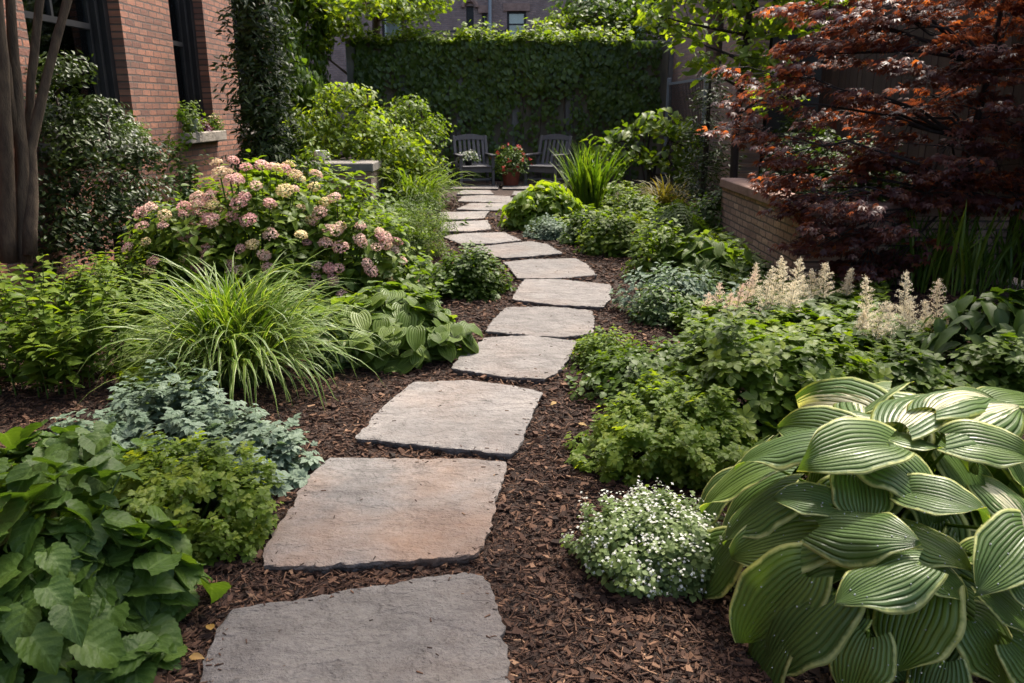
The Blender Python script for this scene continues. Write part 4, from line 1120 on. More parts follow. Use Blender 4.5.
# hydrangeas
heads = []
def head_mesh(seed, mat):
    rng = np.random.default_rng(seed); b = Buf(); n = 150
    P, N, th = mound_pts(rng, n, 0.078, 0.078, 0.055, 0, -0.25, 0.12, 3, (0.85, 1.0))
    a = rng.uniform(0, 2 * PI, n); A = np.stack((np.cos(a), np.sin(a), 0 * a), 1)
    b.scatter(T_FLOR, P, A, nrm(N + rng.normal(0, .3, (n, 3))), rng.uniform(0.017, 0.026, n), rng.uniform(0, 1, n))
    o = b.build('flower_head', mat); me = o.data; bpy.data.objects.remove(o); return me
HEADS = [head_mesh(100 + i, P_PINK) for i in range(5)]; HEADC = [head_mesh(110 + i, P_CREAM) for i in range(3)]
def hydrangea(label, box, seed, spots, dep=0.8, hs_=1.0):
    rng = np.random.default_rng(seed)
    t, c, rx, ry, h = mound('hydrangea', label, 'hydrangea', box, leaf_T(ov(0.62, 0.42), 5, 1, 0.3, 0.3), 0.105, 'lime', 3.0, seed, dep, 0.14, 0.8, 0.3, group='hydrangeas in flower', stem_n=40, tubm='twig', hscale=hs_, k=6)
    bx_ = np.array(spots)
    spots = list(spots) + [(bx_[q_, 0] + rng.normal(0, 24), bx_[q_, 1] + abs(rng.normal(4, 20)), rng.uniform(.65, 1.0), rng.uniform() < .2) for q_ in rng.integers(0, len(bx_), 20)]
    for (px, py, s, cream) in spots:
        # nearest place on the shrub's dome along that line of sight
        o = (np.array((0, 0, EYE)) - c) / np.array((rx, ry, h)); d = ray(px, py) / np.array((rx, ry, h))
        a, b_, c_ = d @ d, 2 * o @ d, o @ o - 1; disc = b_ * b_ - 4 * a * c_
        k = (-b_ - math.sqrt(disc)) / (2 * a) if disc > 0 else -b_ / (2 * a)
        q = o + d * k; q = q * 1.05; p = q * np.array((rx, ry, h))
        p[2] = max(p[2], 0.12)
        if p[2] > 1.04 * h: p[2] = 1.04 * h
        fh = bpy.data.objects.new('flower_head', (HEADC if cream else HEADS)[rng.integers(3 if cream else 5)]); COL.objects.link(fh)
        fh.parent = t; fh.location = p
        nn = Vector(q / np.array((rx, ry, h))).normalized() * 0.5 + Vector((rng.normal(0, .15), rng.normal(0, .15) - .1, 0.8))
        fh.rotation_euler = nn.to_track_quat('Z', 'Y').to_euler(); fh.scale = (s * 0.74,) * 3
        sb = Buf(); sb.tube([p * np.array((.5, .5, .35)), p * np.array((.8, .8, .7)), p], [0.005, 0.004, 0.004], 5); sb.build('stem', M['stem'], t)
    return t
zs = 256 / 729.0   # positions were read off a crop
S1 = [(143, 218, 1, 0), (152, 213, .9, 0), (184, 212, 1, 0), (187, 240, 1, 0), (200, 262, .9, 0), (203, 206, .8, 0), (164, 230, .7, 0)]
S2 = [(214, 224, 1.15, 0), (201, 203, 1, 0), (212, 202, .9, 0), (249, 225, 1.1, 0), (240, 208, 1.2, 0), (246, 202, .8, 0), (231, 267, .8, 0), (209, 252, .9, 0), (205, 267, 1.3, 0), (253, 248, .9, 1), (270, 238, 1, 0), (264, 258, .9, 0), (222, 180, 1.1, 1), (232, 186, .9, 0), (239, 188, .9, 0),
      (262, 173, 1, 0), (276, 175, .9, 1), (287, 172, .9, 1), (293, 181, 1, 1), (219, 170, .8, 1), (235, 168, .8, 0), (284, 197, 1.2, 1), (268, 270, .9, 0)]
S3 = [(303, 214, 1, 0), (321, 217, 1.1, 0), (293, 196, .9, 0), (316, 193, .9, 1), (336, 234, 1, 0), (341, 250, 1.2, 0), (359, 242, .9, 0), (361, 246, .8, 0), (378, 240, .8, 0), (383, 247, .9, 0), (366, 265, .8, 0), (370, 272, 1, 0), (295, 266, 1.1, 0), (294, 272, .8, 0), (330, 270, .9, 0), (334, 280, .8, 0), (399, 263, .8, 0), (309, 245, .7, 0),
      (341, 230, .8, 0), (360, 230, .8, 0), (378, 235, .7, 0), (335, 203, .9, 0), (386, 278, .7, 1), (326, 207, .8, 1)]
hydrangea('leftmost pink hydrangea shrub beside the dark glossy shrub', (118, 245, 196, 322), 41, S1)
hydrangea('tallest hydrangea shrub with pink and creamy yellow heads below the window sill', (170, 345, 163, 322), 42, S2, 0.7, 1.02)
hydrangea('hydrangea shrub with dusky pink heads nearest the path', (265, 418, 180, 312), 43, S3, 0.8)

# green hosta by the path and its small white veined neighbour
def rosette(name, label, cat, box, Tl, mat, size, n, seed, dep=0.9, group=None):
    return mound(name, label, cat, box, Tl, size, mat, n, seed, dep, 0.24, 1.9, 0.26, 0.9, 0.05, group=group, stem_n=40, shell=(0.6, 1.0), k=0, lf=3.5)
rosette('green_hosta', 'green hosta clump whose leaves spill over the left edge of the path', 'hosta', (306, 472, 290, 370), T_HGF, 'hostag', 0.14, 2.8, 51)
rosette('white_veined_plant', 'small plant with white veined leaves between the striped grass and the green hosta', 'plant', (305, 362, 325, 374), T_HG, 'varieg', 0.10, 2.6, 52)
mound('leafy_clump', 'round clump of small bright leaves at the bend of the path', 'ground cover', (428, 514, 247, 303), T_RND, 0.05, 'mid', 3.0, 53, dep=0.9, lump=0.2)
mound('fine_leafed_mound', 'feathery fine leafed mound below the brick pier', 'bush', (372, 446, 206, 262), T_LAN, 0.045, 'lime', 3.0, 54, dep=0.8, lump=0.25)
mound('fine_leafed_mound', 'smaller fine leafed mound beside the sunlit pair of flagstones', 'bush', (398, 452, 196, 240), T_LAN, 0.045, 'mid', 3.0, 55, dep=0.8, lump=0.25)
mound('fine_leafed_mound', 'yellowish fine leafed mound between the hydrangeas and the brick pier', 'bush', (350, 396, 208, 242), T_LAN, 0.055, 'yellow', 2.6, 56, dep=0.8, lump=0.25)
rng = np.random.default_rng(57)
def arching(name, label, px, py, n, L_, wd, mat, seed, el=(30, 85), dr=1.3, br=0.15, cat='ornamental grass'):
    rng = np.random.default_rng(seed); p = G(px, py)
    t = thing(name, label, cat, tuple(p)); b = Buf(); blades(rng, b, n, br, L_, wd, el, dr, 7)
    b.build('foliage', GR[mat], t, True); return t
arching('daylily', 'arching sunlit daylily clump left of the patio', 418, 206, 260, 1.05, 0.028, 'lime', 58, (35, 80), 1.5, 0.25, 'daylily')
mound('yellow_leafed_plant', 'bright yellow leafed plant at the corner of the brick pier', 'plant', (378, 412, 165, 205), T_OV, 0.10, 'yellow', 2.4, 59)

# shrubs and trees along the house
tree('viburnum', 'big sunlit yellow green shrub behind the brick pier', 'shrub', tuple(V(365, 190, 13.9) * np.array((1, 1, 0))), [([(0, 0, 0), (-.3, 0, .8), (-.6, .1, 1.5)], [.03, .02, .012]), ([(0.1, 0, 0), (.3, -.1, .8), (.5, 0, 1.4)], [.03, .02, .012]), ([(0, .1, 0), (0, .1, 1), (0.1, .2, 1.8)], [.03, .02, .012])],
     [(-.75, 0, 1.35, .5), (-.35, -.2, 1.0, .5), (.1, -.2, 1.25, .55), (-.1, .1, 1.75, .4), (.55, 0, 1.0, .5), (-.9, .1, .7, .45), (.25, -.3, .7, .45), (-.5, .2, 1.75, .4), (.85, .1, .7, .4)], T_OV, 0.10, 'yellow', 'twig', 1.5, 61)
tree('tall_shrub', 'taller grey green loose shrub right of the sunlit shrub', 'shrub', tuple(V(408, 190, 15.0) * np.array((1, 1, 0))), [([(0, 0, 0), (-.1, 0, .9), (-.2, .1, 1.6)], [.03, .02, .012]), ([(0.1, 0, 0), (.2, -.1, .8), (.3, 0, 1.4)], [.03, .02, .012])],
     [(-.2, 0, 1.3, .55), (.25, -.2, 1.0, .5), (.1, .1, 1.6, .4), (-.4, -.1, .8, .5), (.35, 0, .55, .45), (.5, .1, 1.25, .35)], T_OV, 0.085, 'lime', 'twig', 1.4, 62)
cb_ = V(272, 200, 11.2) * np.array((1, 1, 0))
tree('conifer', 'narrow dark columnar conifer against the brick wall', 'tree', tuple(cb_), [([(0, 0, 0), (0, 0, 1.6), (0, 0, 3.4)], [.07, .05, .02])],
     [(0.06 * math.sin(k * 2.1), 0.1 * math.cos(k * 1.7), 0.35 + 0.23 * k, 0.47 + 0.09 * math.sin(k * 3.3) - 0.008 * k) for k in range(14)], T_LAN, 0.10, 'conifer', 'dark_bark', 2.9, 63, up=0.3)
mound('dark_shrub', 'dark shrub with a few yellow flowers in front of the brick pier', 'shrub', (290, 332, 156, 226), T_LAN, 0.11, 'deep', 3.0, 64, lump=0.25)
mound('yellow_leafed_plant', 'spiky pale leaved plant behind the dark shrub left of the ceramic pot', 'plant', (298, 335, 130, 218), T_LAN, 0.16, 'lime', 1.8, 65)
# glossy holly like shrub under the first window
hp = V(105, 250, 7.6) * np.array((1, 1, 0))
tree('glossy_shrub', 'tall dark glossy leaved shrub under the first window of the brick house', 'shrub', tuple(hp), [([(0, 0, 0), (-.2, 0, .8), (-.3, .1, 1.7)], [.04, .03, .012]), ([(0.1, 0, 0), (.2, -.1, .8), (.2, 0, 1.5)], [.035, .02, .012])],
     [(-.45, 0, 1.5, .42), (0, 0, 1.2, .5), (-.55, -.2, .9, .5), (.3, -.1, .75, .45), (-.1, -.3, .5, .5), (.05, .1, 1.55, .3), (-.75, .1, 1.3, .4), (-.15, 0, 1.9, .26), (.5, 0, .4, .4), (-.9, 0, .55, .5), (.45, .1, 1.15, .25)], T_OVS, 0.055, 'dark', 'twig', 2.0, 66)
# multi stemmed tree at the left edge
mp = V(28, 262, 6.3)
def stem_path(pix, Yb, lean=0.0):
    return [V(x, y, Yb + lean * (1 - (y / 262.0)) * 1.0) - mp * np.array((1, 1, 0)) for x, y in pix]
Ym = mp[1]
tree('multi_stem_tree', 'grey brown multi stemmed tree at the left edge whose trunks fan upward', 'tree', tuple(mp * np.array((1, 1, 0))),
     [(stem_path([(8, 262), (6, 160), (2, 60), (-12, -80), (-30, -260)], Ym - .1), [.066, .052, .043, .038, .025]),
      (stem_path([(24, 262), (24, 170), (16, 80), (10, 0), (4, -250)], Ym, .1), [.06, .044, .037, .034, .022]),
      (stem_path([(28, 258), (27, 150), (33, 60), (44, -40), (80, -260)], Ym + .1, .2), [.05, .036, .03, .028, .02]),
      (stem_path([(30, 255), (31, 150), (48, 70), (68, 0), (120, -220)], Ym - .05, .4), [.055, .04, .034, .03, .02]),
      (stem_path([(26, 258), (20, 150), (0, 40), (-8, 0), (-60, -200)], Ym + .2, -.3), [.05, .04, .036, .03, .02])],
     [(-.9, 0, 4.6, 1.0), (.3, .5, 4.9, 1.0), (-.2, -.8, 4.4, .9), (.9, .2, 4.1, .75), (-1.4, .6, 3.8, .8), (0, .2, 5.7, .9), (.9, 1.2, 4.6, .7)], T_OV, 0.10, 'mid', 'bark', 0.9, 67)

# ivy
def ivy(name, label, place, u0, u1, z0, z1, n, size, seed, dens, mat='ivy', thick=0.22, loc=(0, 0, 0), out=(0, -1, 0), stemsn=14):
    rng = np.random.default_rng(seed)
    t = thing(name, label, 'ivy', loc)
    u = rng.uniform(u0, u1, n); z = rng.uniform(z0, z1, n)
    q = np.stack((u, z, 0 * u), 1)
    nz = sines(q, rng, 1.6) * 0.6 + sines(q, rng, 4.5) * 0.4
    d = np.array([dens(a, b_) for a, b_ in zip(u, z)])
    k = rng.uniform(0, 1, n) < d * (0.75 + 0.5 * nz)
    u, z, nz = u[k], z[k], nz[k]; n = len(u)
    o = 0.03 + thick * np.clip(0.45 + 0.5 * nz, 0.05, 1) * rng.uniform(0.25, 1, n)
    P = np.array([place(a, b_, c_) for a, b_, c_ in zip(u, z, o)])
    ov_ = np.array(out, float); sd = np.cross(ov_, (0, 0, 1))
    A = nrm(np.array((0, 0, -1.0)) + ov_ * 0.25 + sd * rng.normal(0, 0.55, n)[:, None] + rng.normal(0, .15, (n, 3)))
    Nn = nrm(ov_ * 1.0 + np.array((0, 0, 0.7)) + rng.normal(0, .38, (n, 3)))
    b = Buf(); b.scatter(T_IVY, P, A, Nn, size * rng.uniform(.55, 1.2, n), rndv(rng, P * 0.6, n))
    b.build('foliage', GR[mat], t, True)
    sb = Buf()
    for i in range(stemsn):
        uu = u0 + (u1 - u0) * (i + rng.uniform(.2, .8)) / stemsn; zz = np.linspace(0.0, z1 * rng.uniform(.7, .97), 7); w_ = np.cumsum(rng.normal(0, .07, 7))
        sb.tube([place(uu + w_[j], zz[j], 0.02) for j in range(7)], np.linspace(.02, .006, 7), 5)
    sb.build('stem', M['twig'], t)
    return t
def dens_back(u, z):
    lo = 1.75 + 0.40 * math.sin(u * 1.9) + 0.30 * math.sin(u * 4.7 + 1) + 0.15 * math.sin(u * 13)
    return min(1, max(0.11, (z - lo + 0.35) * 1.3)) if z > 0.5 else 0.2
ivy('ivy', 'dense curtain of ivy draped over the wall behind the two chairs', lambda u, z, o: (u, 18.55 - o, z), -3.45, 3.25, 0.1, 3.0, 16000, 0.115, 71, dens_back, loc=(0, 0, 0))
rng = np.random.default_rng(72)
o_ = [x for x in COL.objects if x.name == 'ivy'][0]
n = 2600                                     # the ivy's sunlit ridge on top of the wall
P = np.stack((rng.uniform(-3.5, 2.6, n), rng.uniform(18.35, 18.95, n), 2.98 + rng.uniform(0, .22, n) * (0.6 + 0.5 * np.sin(rng.uniform(-3.5, 2.6, n)))), 1)
P[:, 2] = 2.95 + np.abs(rng.normal(0, .10, n)) * (1 + 0.8 * np.sin(P[:, 0] * 2.3) ** 2) + 0.06 * np.sin(P[:, 0] * 5) + (rng.uniform(0, 1, n) > .94) * rng.uniform(0, .25, n)
a = rng.uniform(0, 2 * PI, n); A = nrm(np.stack((np.cos(a), np.sin(a) - .3, rng.normal(0, .35, n)), 1)); Nn = nrm(np.array((0, -.25, 1.0)) + rng.normal(0, .4, (n, 3)))
b = Buf(); b.scatter(T_IVY, P, A, Nn, 0.11 * rng.uniform(.5, 1.2, n), rng.uniform(.3, 1, n), 1)
# loose trailing shoots
for i in range(46):
    u0, z0 = rng.uniform(-3.4, 3.2), rng.uniform(1.3, 2.4); ln = rng.uniform(.4, 1.3); m = int(ln / .055)
    zz = z0 - np.linspace(0, ln, m); P = np.stack((u0 + np.cumsum(rng.normal(0, .012, m)), np.full(m, 18.48) - rng.uniform(0, .06, m), np.maximum(zz, .1)), 1) + rng.normal(0, .03, (m, 3)) * np.array((1, .3, .3))
    b.scatter(T_IVY, P, nrm(np.stack((rng.normal(0, .7, m), np.full(m, -.3), np.full(m, -1.0)), 1)), nrm(np.array((0, -1.0, .6)) + rng.normal(0, .35, (m, 3))), rng.uniform(.05, .10, m), rng.uniform(.1, .9, m))
b.build('foliage', [GR['ivy'], GR['lime']], o_, True)
ivy('ivy', 'dark ivy climbing the far corner of the red brick house', lambda u, z, o: (WX + o, u, z), 15.2, 18.5, 0.2, 5.0, 9000, 0.13, 73, lambda u, z: 1.0 if z > 1.0 + 0.3 * math.sin(u * 4) else 0.4, thick=0.9, out=(1, 0, 0), stemsn=8)

# trees beyond and above the walls
tree('leafy_tree', 'bright yellow green tree overhanging the left end of the ivy wall', 'tree', (-3.3, 19.6, 0), [([(0, 0, 0), (.1, 0, 2.5), (.3, -.2, 4.5)], [.16, .12, .06])],
     [(-.6, -1.6, 3.5, .8), (.4, -1.2, 3.9, .8), (1.2, -.8, 3.9, .65), (-1.4, -2.6, 4.0, .8), (.2, -.4, 4.7, .9), (-.6, 0, 5.2, 1), (1.9, -.2, 4.2, .5), (-1, -1.4, 4.6, .8), (-.2, -2.0, 3.2, .45), (1.3, .4, 4.9, .7), (-.5, -2.8, 3.6, .6), (.3, -2.2, 3.7, .55), (-.9, -2.2, 2.9, .45), (.9, -1.4, 3.6, .4)], T_OV, 0.15, 'yellow', 'bark', 1.25, 74)
tree('dense_tree', 'dense dark green tree behind the right end of the ivy wall', 'tree', (2.6, 22.5, 0), [([(0, 0, 0), (0, 0, 2.5), (.2, 0, 5)], [.2, .15, .07])],
     [(-.9, -.8, 4.0, .8), (0, -.6, 3.9, .9), (.9, -.4, 4.2, .9), (-.4, 0, 4.9, 1), (.6, .2, 5.4, 1), (1.6, 0, 4.8, .9), (-1.3, -.4, 3.4, .55), (.6, -.6, 3.2, .7), (1.7, -.5, 3.6, .8), (.1, .2, 6.2, .9), (-.6, -1.6, 3.9, .7), (.3, -1.8, 3.8, .7), (-.1, -1.5, 3.3, .5)], T_OV, 0.17, 'mid', 'bark', 1.3, 75)
tree('small_tree', 'pale green bushy treetop showing over the middle of the ivy wall', 'tree', (1.15, 20.6, 0), [([(0, 0, 0), (0, 0, 2), (.1, 0, 3.2)], [.08, .06, .03])],
     [(-.2, 0, 3.3, .45), (.3, -.1, 3.15, .4), (.7, .1, 3.25, .35), (0, .2, 3.7, .28)], T_OV, 0.12, 'yellow', 'bark', 1.3, 76)
tree('street_tree', 'hazy green tree in front of the arched door of the far row house', 'tree', (-3.6, 27.5, 0), [([(0, 0, 0), (0, 0, 2), (.1, 0, 4.4)], [.1, .08, .04])],
     [(-.3, 0, 4.6, .8), (.6, 0, 4.5, .7), (1.1, .2, 4.9, .6), (-.9, .3, 5.4, .9), (0, .4, 5.7, .8), (-1.6, 0, 4.8, .8), (.2, .1, 3.8, .6)], T_OV, 0.15, 'lime', 'bark', 0.9, 77)
tree('background_tree', 'tall tree rising beyond the brown brick building', 'tree', (7.0, 24, 0), [([(0, 0, 0), (0, 0, 3), (.2, 0, 6)], [.25, .18, .08])],
     [(-1.2, 0, 5, 1.3), (.8, 0, 5.5, 1.4), (-.3, -.5, 6.6, 1.4), (-2.4, .2, 5.8, 1.2), (1.9, 0, 6.6, 1.3)], T_OV, 0.2, 'mid', 'bark', 1.1, 78)
tree('leafy_tree', 'slim tree with bright backlit leaves behind the brick planter', 'tree', (3.0, 10.9, 0.0), [([(0, 0, 0), (-.03, 0, 1.5), (0.03, 0, 2.8), (.1, .1, 4.6)], [.06, .05, .045, .02])],
     [(-.35, -.2, 2.85, .38), (-.75, .1, 2.5, .34), (.2, -.2, 3.1, .5), (-.5, -.1, 3.4, .55), (.5, 0, 2.6, .4), (-.85, 0, 3.0, .42), (.3, .2, 3.9, .7), (-.4, .1, 4.4, .7), (.9, .1, 3.5, .6), (-.1, -.4, 2.2, .3), (.25, -.2, 2.1, .4), (.55, .1, 1.8, .4), (0, .1, 2.6, .4), (-1.1, 0, 2.7, .3), (-.6, -.2, 2.1, .25), (.8, -.3, 2.9, .45)], T_OV, 0.13, 'yellow', 'dark_bark', 1.25, 79)
tree('evergreen', 'dark upright evergreen between the brown brick building and the planter', 'tree', (2.75, 11.6, 0), [([(0, 0, 0), (0, 0, 1), (0, 0, 2)], [.05, .04, .02])],
     [(0, 0, .5, .45), (.1, 0, .9, .42), (-.08, 0, 1.3, .38), (.05, .05, 1.7, .3), (.05, 0, 2.0, .2)], T_NEE, 0.08, 'conifer', 'dark_bark', 2.0, 80, up=0.4)
t_ = mound('planter_shrub', 'dark green shrub growing in the brick planter', 'shrub', (3.55, 8.7, .62, .9, .8), T_OV, 0.10, 'deep', 2.4, 81, lump=0.25)[0]; t_.location.z = 0.6
t_ = mound('planter_shrub', 'second dark shrub at the far end of the brick planter', 'shrub', (3.3, 9.5, .45, .5, .95), T_OV, 0.09, 'conifer', 2.4, 82, lump=0.25)[0]; t_.location.z = 0.6
# unseen tree added outside the fence, leaf clusters placed to shade front and right
tree('unseen_shade_tree', 'unseen large tree added outside the board fence to shade the front and right side', 'tree', (7.4, 9.0, 0), [([(0, 0, 0), (0, 0, 3), (-.3, .1, 6.0)], [.28, .22, .12])],
     [(-.3, -1.6, 5.2, 1.1), (-.6, .2, 5.4, 1.0), (-.2, .6, 6.2, 1.2), (.8, -.6, 5.4, 1.2), (.2, -2.6, 5.3, 1.1), (-6.0, -3.8, 6.5, .8), (-6.8, -3.5, 6.7, .9), (-7.5, -3.8, 6.4, .8), (-6.5, -4.6, 6.6, .8), (-3.2, -2.2, 5.9, .4), (-4.8, -3.1, 6.3, .45)], T_OV, 0.20, 'mid', 'bark', 0.8, 83)

tree('unseen_shade_tree', 'second large tree beyond the board fence, darkening the corner behind the red maple', 'tree', (8.6, 9.6, 0), [([(0, 0, 0), (0, 0, 3), (-.5, -.2, 6.0)], [.28, .22, .12])],
     [(-3.0, -1.4, 6.0, .9), (-2.2, -.6, 5.6, 1.1), (-1.2, -1.8, 5.4, 1.2), (-.4, .2, 6.2, 1.3), (-1.6, .6, 6.4, 1.1), (-2.6, -2.6, 5.6, .9), (.4, -1.4, 5.6, 1.2), (-1.4, -3.0, 5.2, 1.0), (.2, -3.2, 5.4, 1.1), (-2.9, .6, 6.6, .8)], T_OV, 0.20, 'mid', 'bark', 1.1, 84)  # second tree is out of view, added to keep sun off the maple's right
# ------------------------------------------------------------------ red maple
mb = G(955, 280)
rng = np.random.default_rng(91)
mt = thing('red_maple', 'dark red and orange leaved maple with low spreading branches on the right', 'tree', tuple(mb))
tb, lb_, cb_ = Buf(), Buf(), Buf()
trk = np.array([(0, 0, 0), (-.01, .02, .45), (-.03, 0, .85), (-.02, .05, 1.3), (.05, .08, 1.9), (.1, .1, 2.8)])
tb.tube(trk, [.05, .045, .04, .034, .026, .014], 10); tb.build('trunk', M['dark_bark'], mt, True)
Yb = mb[1]
spr = []
# spray ends read off the picture: px, py, depth offset, radius
for (x, y, dy, r) in [(745, 132, -.1, .26), (770, 175, .1, .3), (752, 75, .2, .3), (790, 48, .1, .34), (830, 95, -.2, .36), (800, 150, -.4, .34), (850, 160, .1, .36), (830, 205, -.6, .34), (822, 245, -.65, .28), (855, 265, -.6, .3), (870, 225, -.6, .34),
                      (900, 260, -.5, .28), (885, 60, -.2, .4), (840, 30, .2, .36), (900, 120, .2, .36), (910, 20, 0, .4), (955, 70, -.3, .4), (940, 150, -.4, .36), (990, 110, -.2, .38), (1010, 50, .1, .42), (920, 200, -.5, .3), (965, 195, -.4, .32), (1000, 170, 0, .36), (1030, 130, -.3, .4), (780, 10, .3, .34),
                      (835, -20, 0, .4), (900, -50, .3, .45), (980, -30, -.2, .45), (1050, -10, 0, .45), (1040, 200, -.2, .34), (800, 205, -.55, .26), (765, 105, -.2, .26), (870, 185, .3, .3), (795, 185, .3, .26), (850, 120, .4, .3), (1000, 10, .4, .4), (930, 95, .5, .35), (785, 85, .1, .26), (860, 5, -.2, .3)]:
    spr.append((V(x, y, Yb + dy) - mb, r))
for e, r in spr:
    j = np.array([trk[2], trk[1] * .3 + trk[2] * .7, trk[3], trk[4], trk[5]])
    s = j[np.argmin(np.linalg.norm(j - e, axis=1) + 0.8 * np.maximum(0, j[:, 2] - e[2] + 0.15))]
    m1 = s * .62 + e * .38 + np.array((0, 0, .10)) + rng.normal(0, .05, 3); m2 = s * .25 + e * .75 + np.array((0, 0, .08)) + rng.normal(0, .05, 3)
    lb_.tube([s, (s + m1) / 2 + rng.normal(0, .02, 3), m1, m2, e], [.02, .017, .014, .009, .004], 6)
    dirn = nrm((e - s) * np.array((1, 1, .3)))
    for c in range(9):                      # flat layered sprays of leaves
        cc = e + rng.normal(0, 1, 3) * np.array((r * .62, r * .62, r * .24)) - dirn * r * .3
        lb_.tube([m2 * .5 + e * .5, (m2 + cc) / 2 * .5 + cc * .5 + np.array((0, 0, .03)), cc], [.005, .004, .002], 4)
        n = int(38 * (r / .34) ** 2)
        a = rng.uniform(0, 2 * PI, n); q = np.sqrt(rng.uniform(0, 1, n)) * r * .55
        P = cc + np.stack((np.cos(a) * q, np.sin(a) * q, rng.normal(0, .018, n) - 0.35 * q * q / r), 1)
        az = math.atan2(dirn[1], dirn[0]) + rng.normal(0, .75, n)
        A = nrm(np.stack((np.cos(az), np.sin(az), rng.normal(-.3, .22, n)), 1)); Nn = nrm(np.array((0, 0, 1.0)) + rng.normal(0, .3, (n, 3)))
        cb_.scatter(T_MAPLE, P, A, Nn, 0.068 * rng.uniform(.6, 1.2, n), np.clip(rng.normal(.45, .26, n), 0, 1))
lb_.tube(trk, [.03, .03, .025, .02, .016, .008], 6); lb_.build('branch', M['dark_bark'], mt, True); cb_.build('crown', GR['maple'], mt, True)

# ------------------------------------------------------------------ right hand beds
arching('iris', 'tall upright iris blades in the shade under the red maple', 930, 288, 170, 0.85, 0.026, 'grass', 101, (65, 90), 0.5, 0.45, 'iris')
arching('iris', 'second iris clump beneath the right edge of the red maple', 1000, 285, 90, 0.8, 0.026, 'grass', 102, (62, 90), 0.5, 0.3, 'iris')
arching('silver_blade_plant', 'plant with long pale grey strap leaves at the right edge', 1030, 262, 26, 0.75, 0.05, 'silver', 103, (40, 80), 0.9, 0.1, 'plant')

def plume(b, rng, base, h, r, lean, nmul=1.0):
    ax = lambda t_: base + lean * t_ ** 1.5 * h + np.array((0, 0, h * t_))
    b.tube([ax(0), ax(.5), ax(1.0)], [.003, .002, .001], 4)
    P = [ax(t_) + rng.normal(0, .004, 3) for t_ in rng.uniform(.75, 1, int(60 * nmul))]
    nb = int(48 * nmul)
    for i in range(nb):
        s_ = 0.02 + 0.93 * (i + rng.uniform(0, 1)) / nb; az = i * 2.4 + rng.normal(0, .3); L_ = r * (1 - s_) ** 0.8 * rng.uniform(.65, 1.25) + .008
        o = np.array((math.cos(az), math.sin(az), rng.uniform(.25, .8))); a0 = ax(s_); e = a0 + o * L_
        b.tube([a0, e], [.0013, .0007], 3)
        for q in rng.uniform(.15, 1.05, int(8 + 32 * L_ / r)): P.append(a0 + (e - a0) * q + np.array((0, 0, -.15 * L_ * q * q)) + rng.normal(0, .0045, 3))
    P = np.array(P); n = len(P)
    A = nrm(rng.normal(size=(n, 3)) + np.array((0, 0, .5))); Nn = nrm(rng.normal(size=(n, 3)) + np.array((0, 0, .3)))
    b.scatter(T_NEE, P, A, Nn, rng.uniform(.008, .016, n), rng.uniform(0, 1, n))
def astilbe(label, spots, Y, seed, mat, base_px, mats2=None):
    rng = np.random.default_rng(seed)
    bp = V(*base_px, Y); bp[2] = 0
    t = thing('astilbe', label, 'astilbe', tuple(bp), 0, 'astilbes in flower')
    P = []
    for (x, yt, yb, wpx, dy) in spots:
        top, bot = V(x, yt, Y + dy) - bp, V(x, yb, Y + dy) - bp
        h = top[2] - bot[2]; r = wpx / 2 / FPX * depth(bp) * 1.4
        b = Buf(); lean = rng.normal(0, .08, 3); lean[2] = 0
        plume(b, rng, bot, h, r, lean)
        pl_ = b.build('flower_plume', mat if mats2 is None or x > 745 else mats2, t)
        b = Buf(); b.tube([(bot[0] * .7, bot[1] * .7, 0), bot * .9 + np.array((0, 0, -.05)), bot, bot + np.array((0, 0, h * .9)) + lean * h * .8], [.005, .004, .003, .0015], 5); b.build('stem', M['stem'], t)
        P.append(bot)
    c = np.mean(P, 0); ext = np.ptp(np.array(P), 0)
    n = 420
    Q = np.stack((rng.uniform(-.5, .5, n) * (ext[0] + .3) + c[0], rng.uniform(-.5, .5, n) * (ext[1] + .3) + c[1], rng.uniform(.1, max(c[2], .2), n)), 1)
    th = rng.uniform(0, 2 * PI, n); N = np.tile(np.array((0, 0, 1.0)), (n, 1)); A, Nn = leaf_dirs(rng, N, th, .8, .3)
    b = Buf(); b.scatter(T_LOBE, Q, A, Nn, rng.uniform(.06, .1, n), rng.uniform(0, 1, n)); b.build('foliage', GR['mid'], t, True)
astilbe('clump of creamy pink tinged astilbe plumes in front of the brick planter', [(706, 292, 335, 20, 0), (716, 282, 330, 20, .1), (733, 283, 328, 18, -.1), (742, 272, 318, 16, .15), (753, 263, 305, 14, .3), (762, 266, 322, 18, 0), (770, 256, 312, 18, .1), (781, 258, 312, 18, .15), (794, 256, 308, 20, .1), (803, 275, 310, 14, .2), (811, 268, 312, 14, .3), (823, 262, 300, 18, .2), (725, 292, 335, 18, -.15), (846, 268, 296, 9, .4), (788, 280, 318, 18, -.1)],
        5.7, 111, P_PLUME, (765, 380), P_BLUSH)
astilbe('clump of white airy astilbe plumes standing before the dark shade', [(866, 276, 330, 15, .1), (872, 300, 345, 22, -.1), (885, 305, 350, 18, -.05), (902, 272, 325, 18, .1), (908, 300, 345, 18, 0), (925, 300, 345, 16, 0), (935, 278, 330, 20, .1), (941, 310, 350, 14, -.1), (860, 310, 345, 12, 0)], 5.0, 112, P_PLUME, (900, 400))

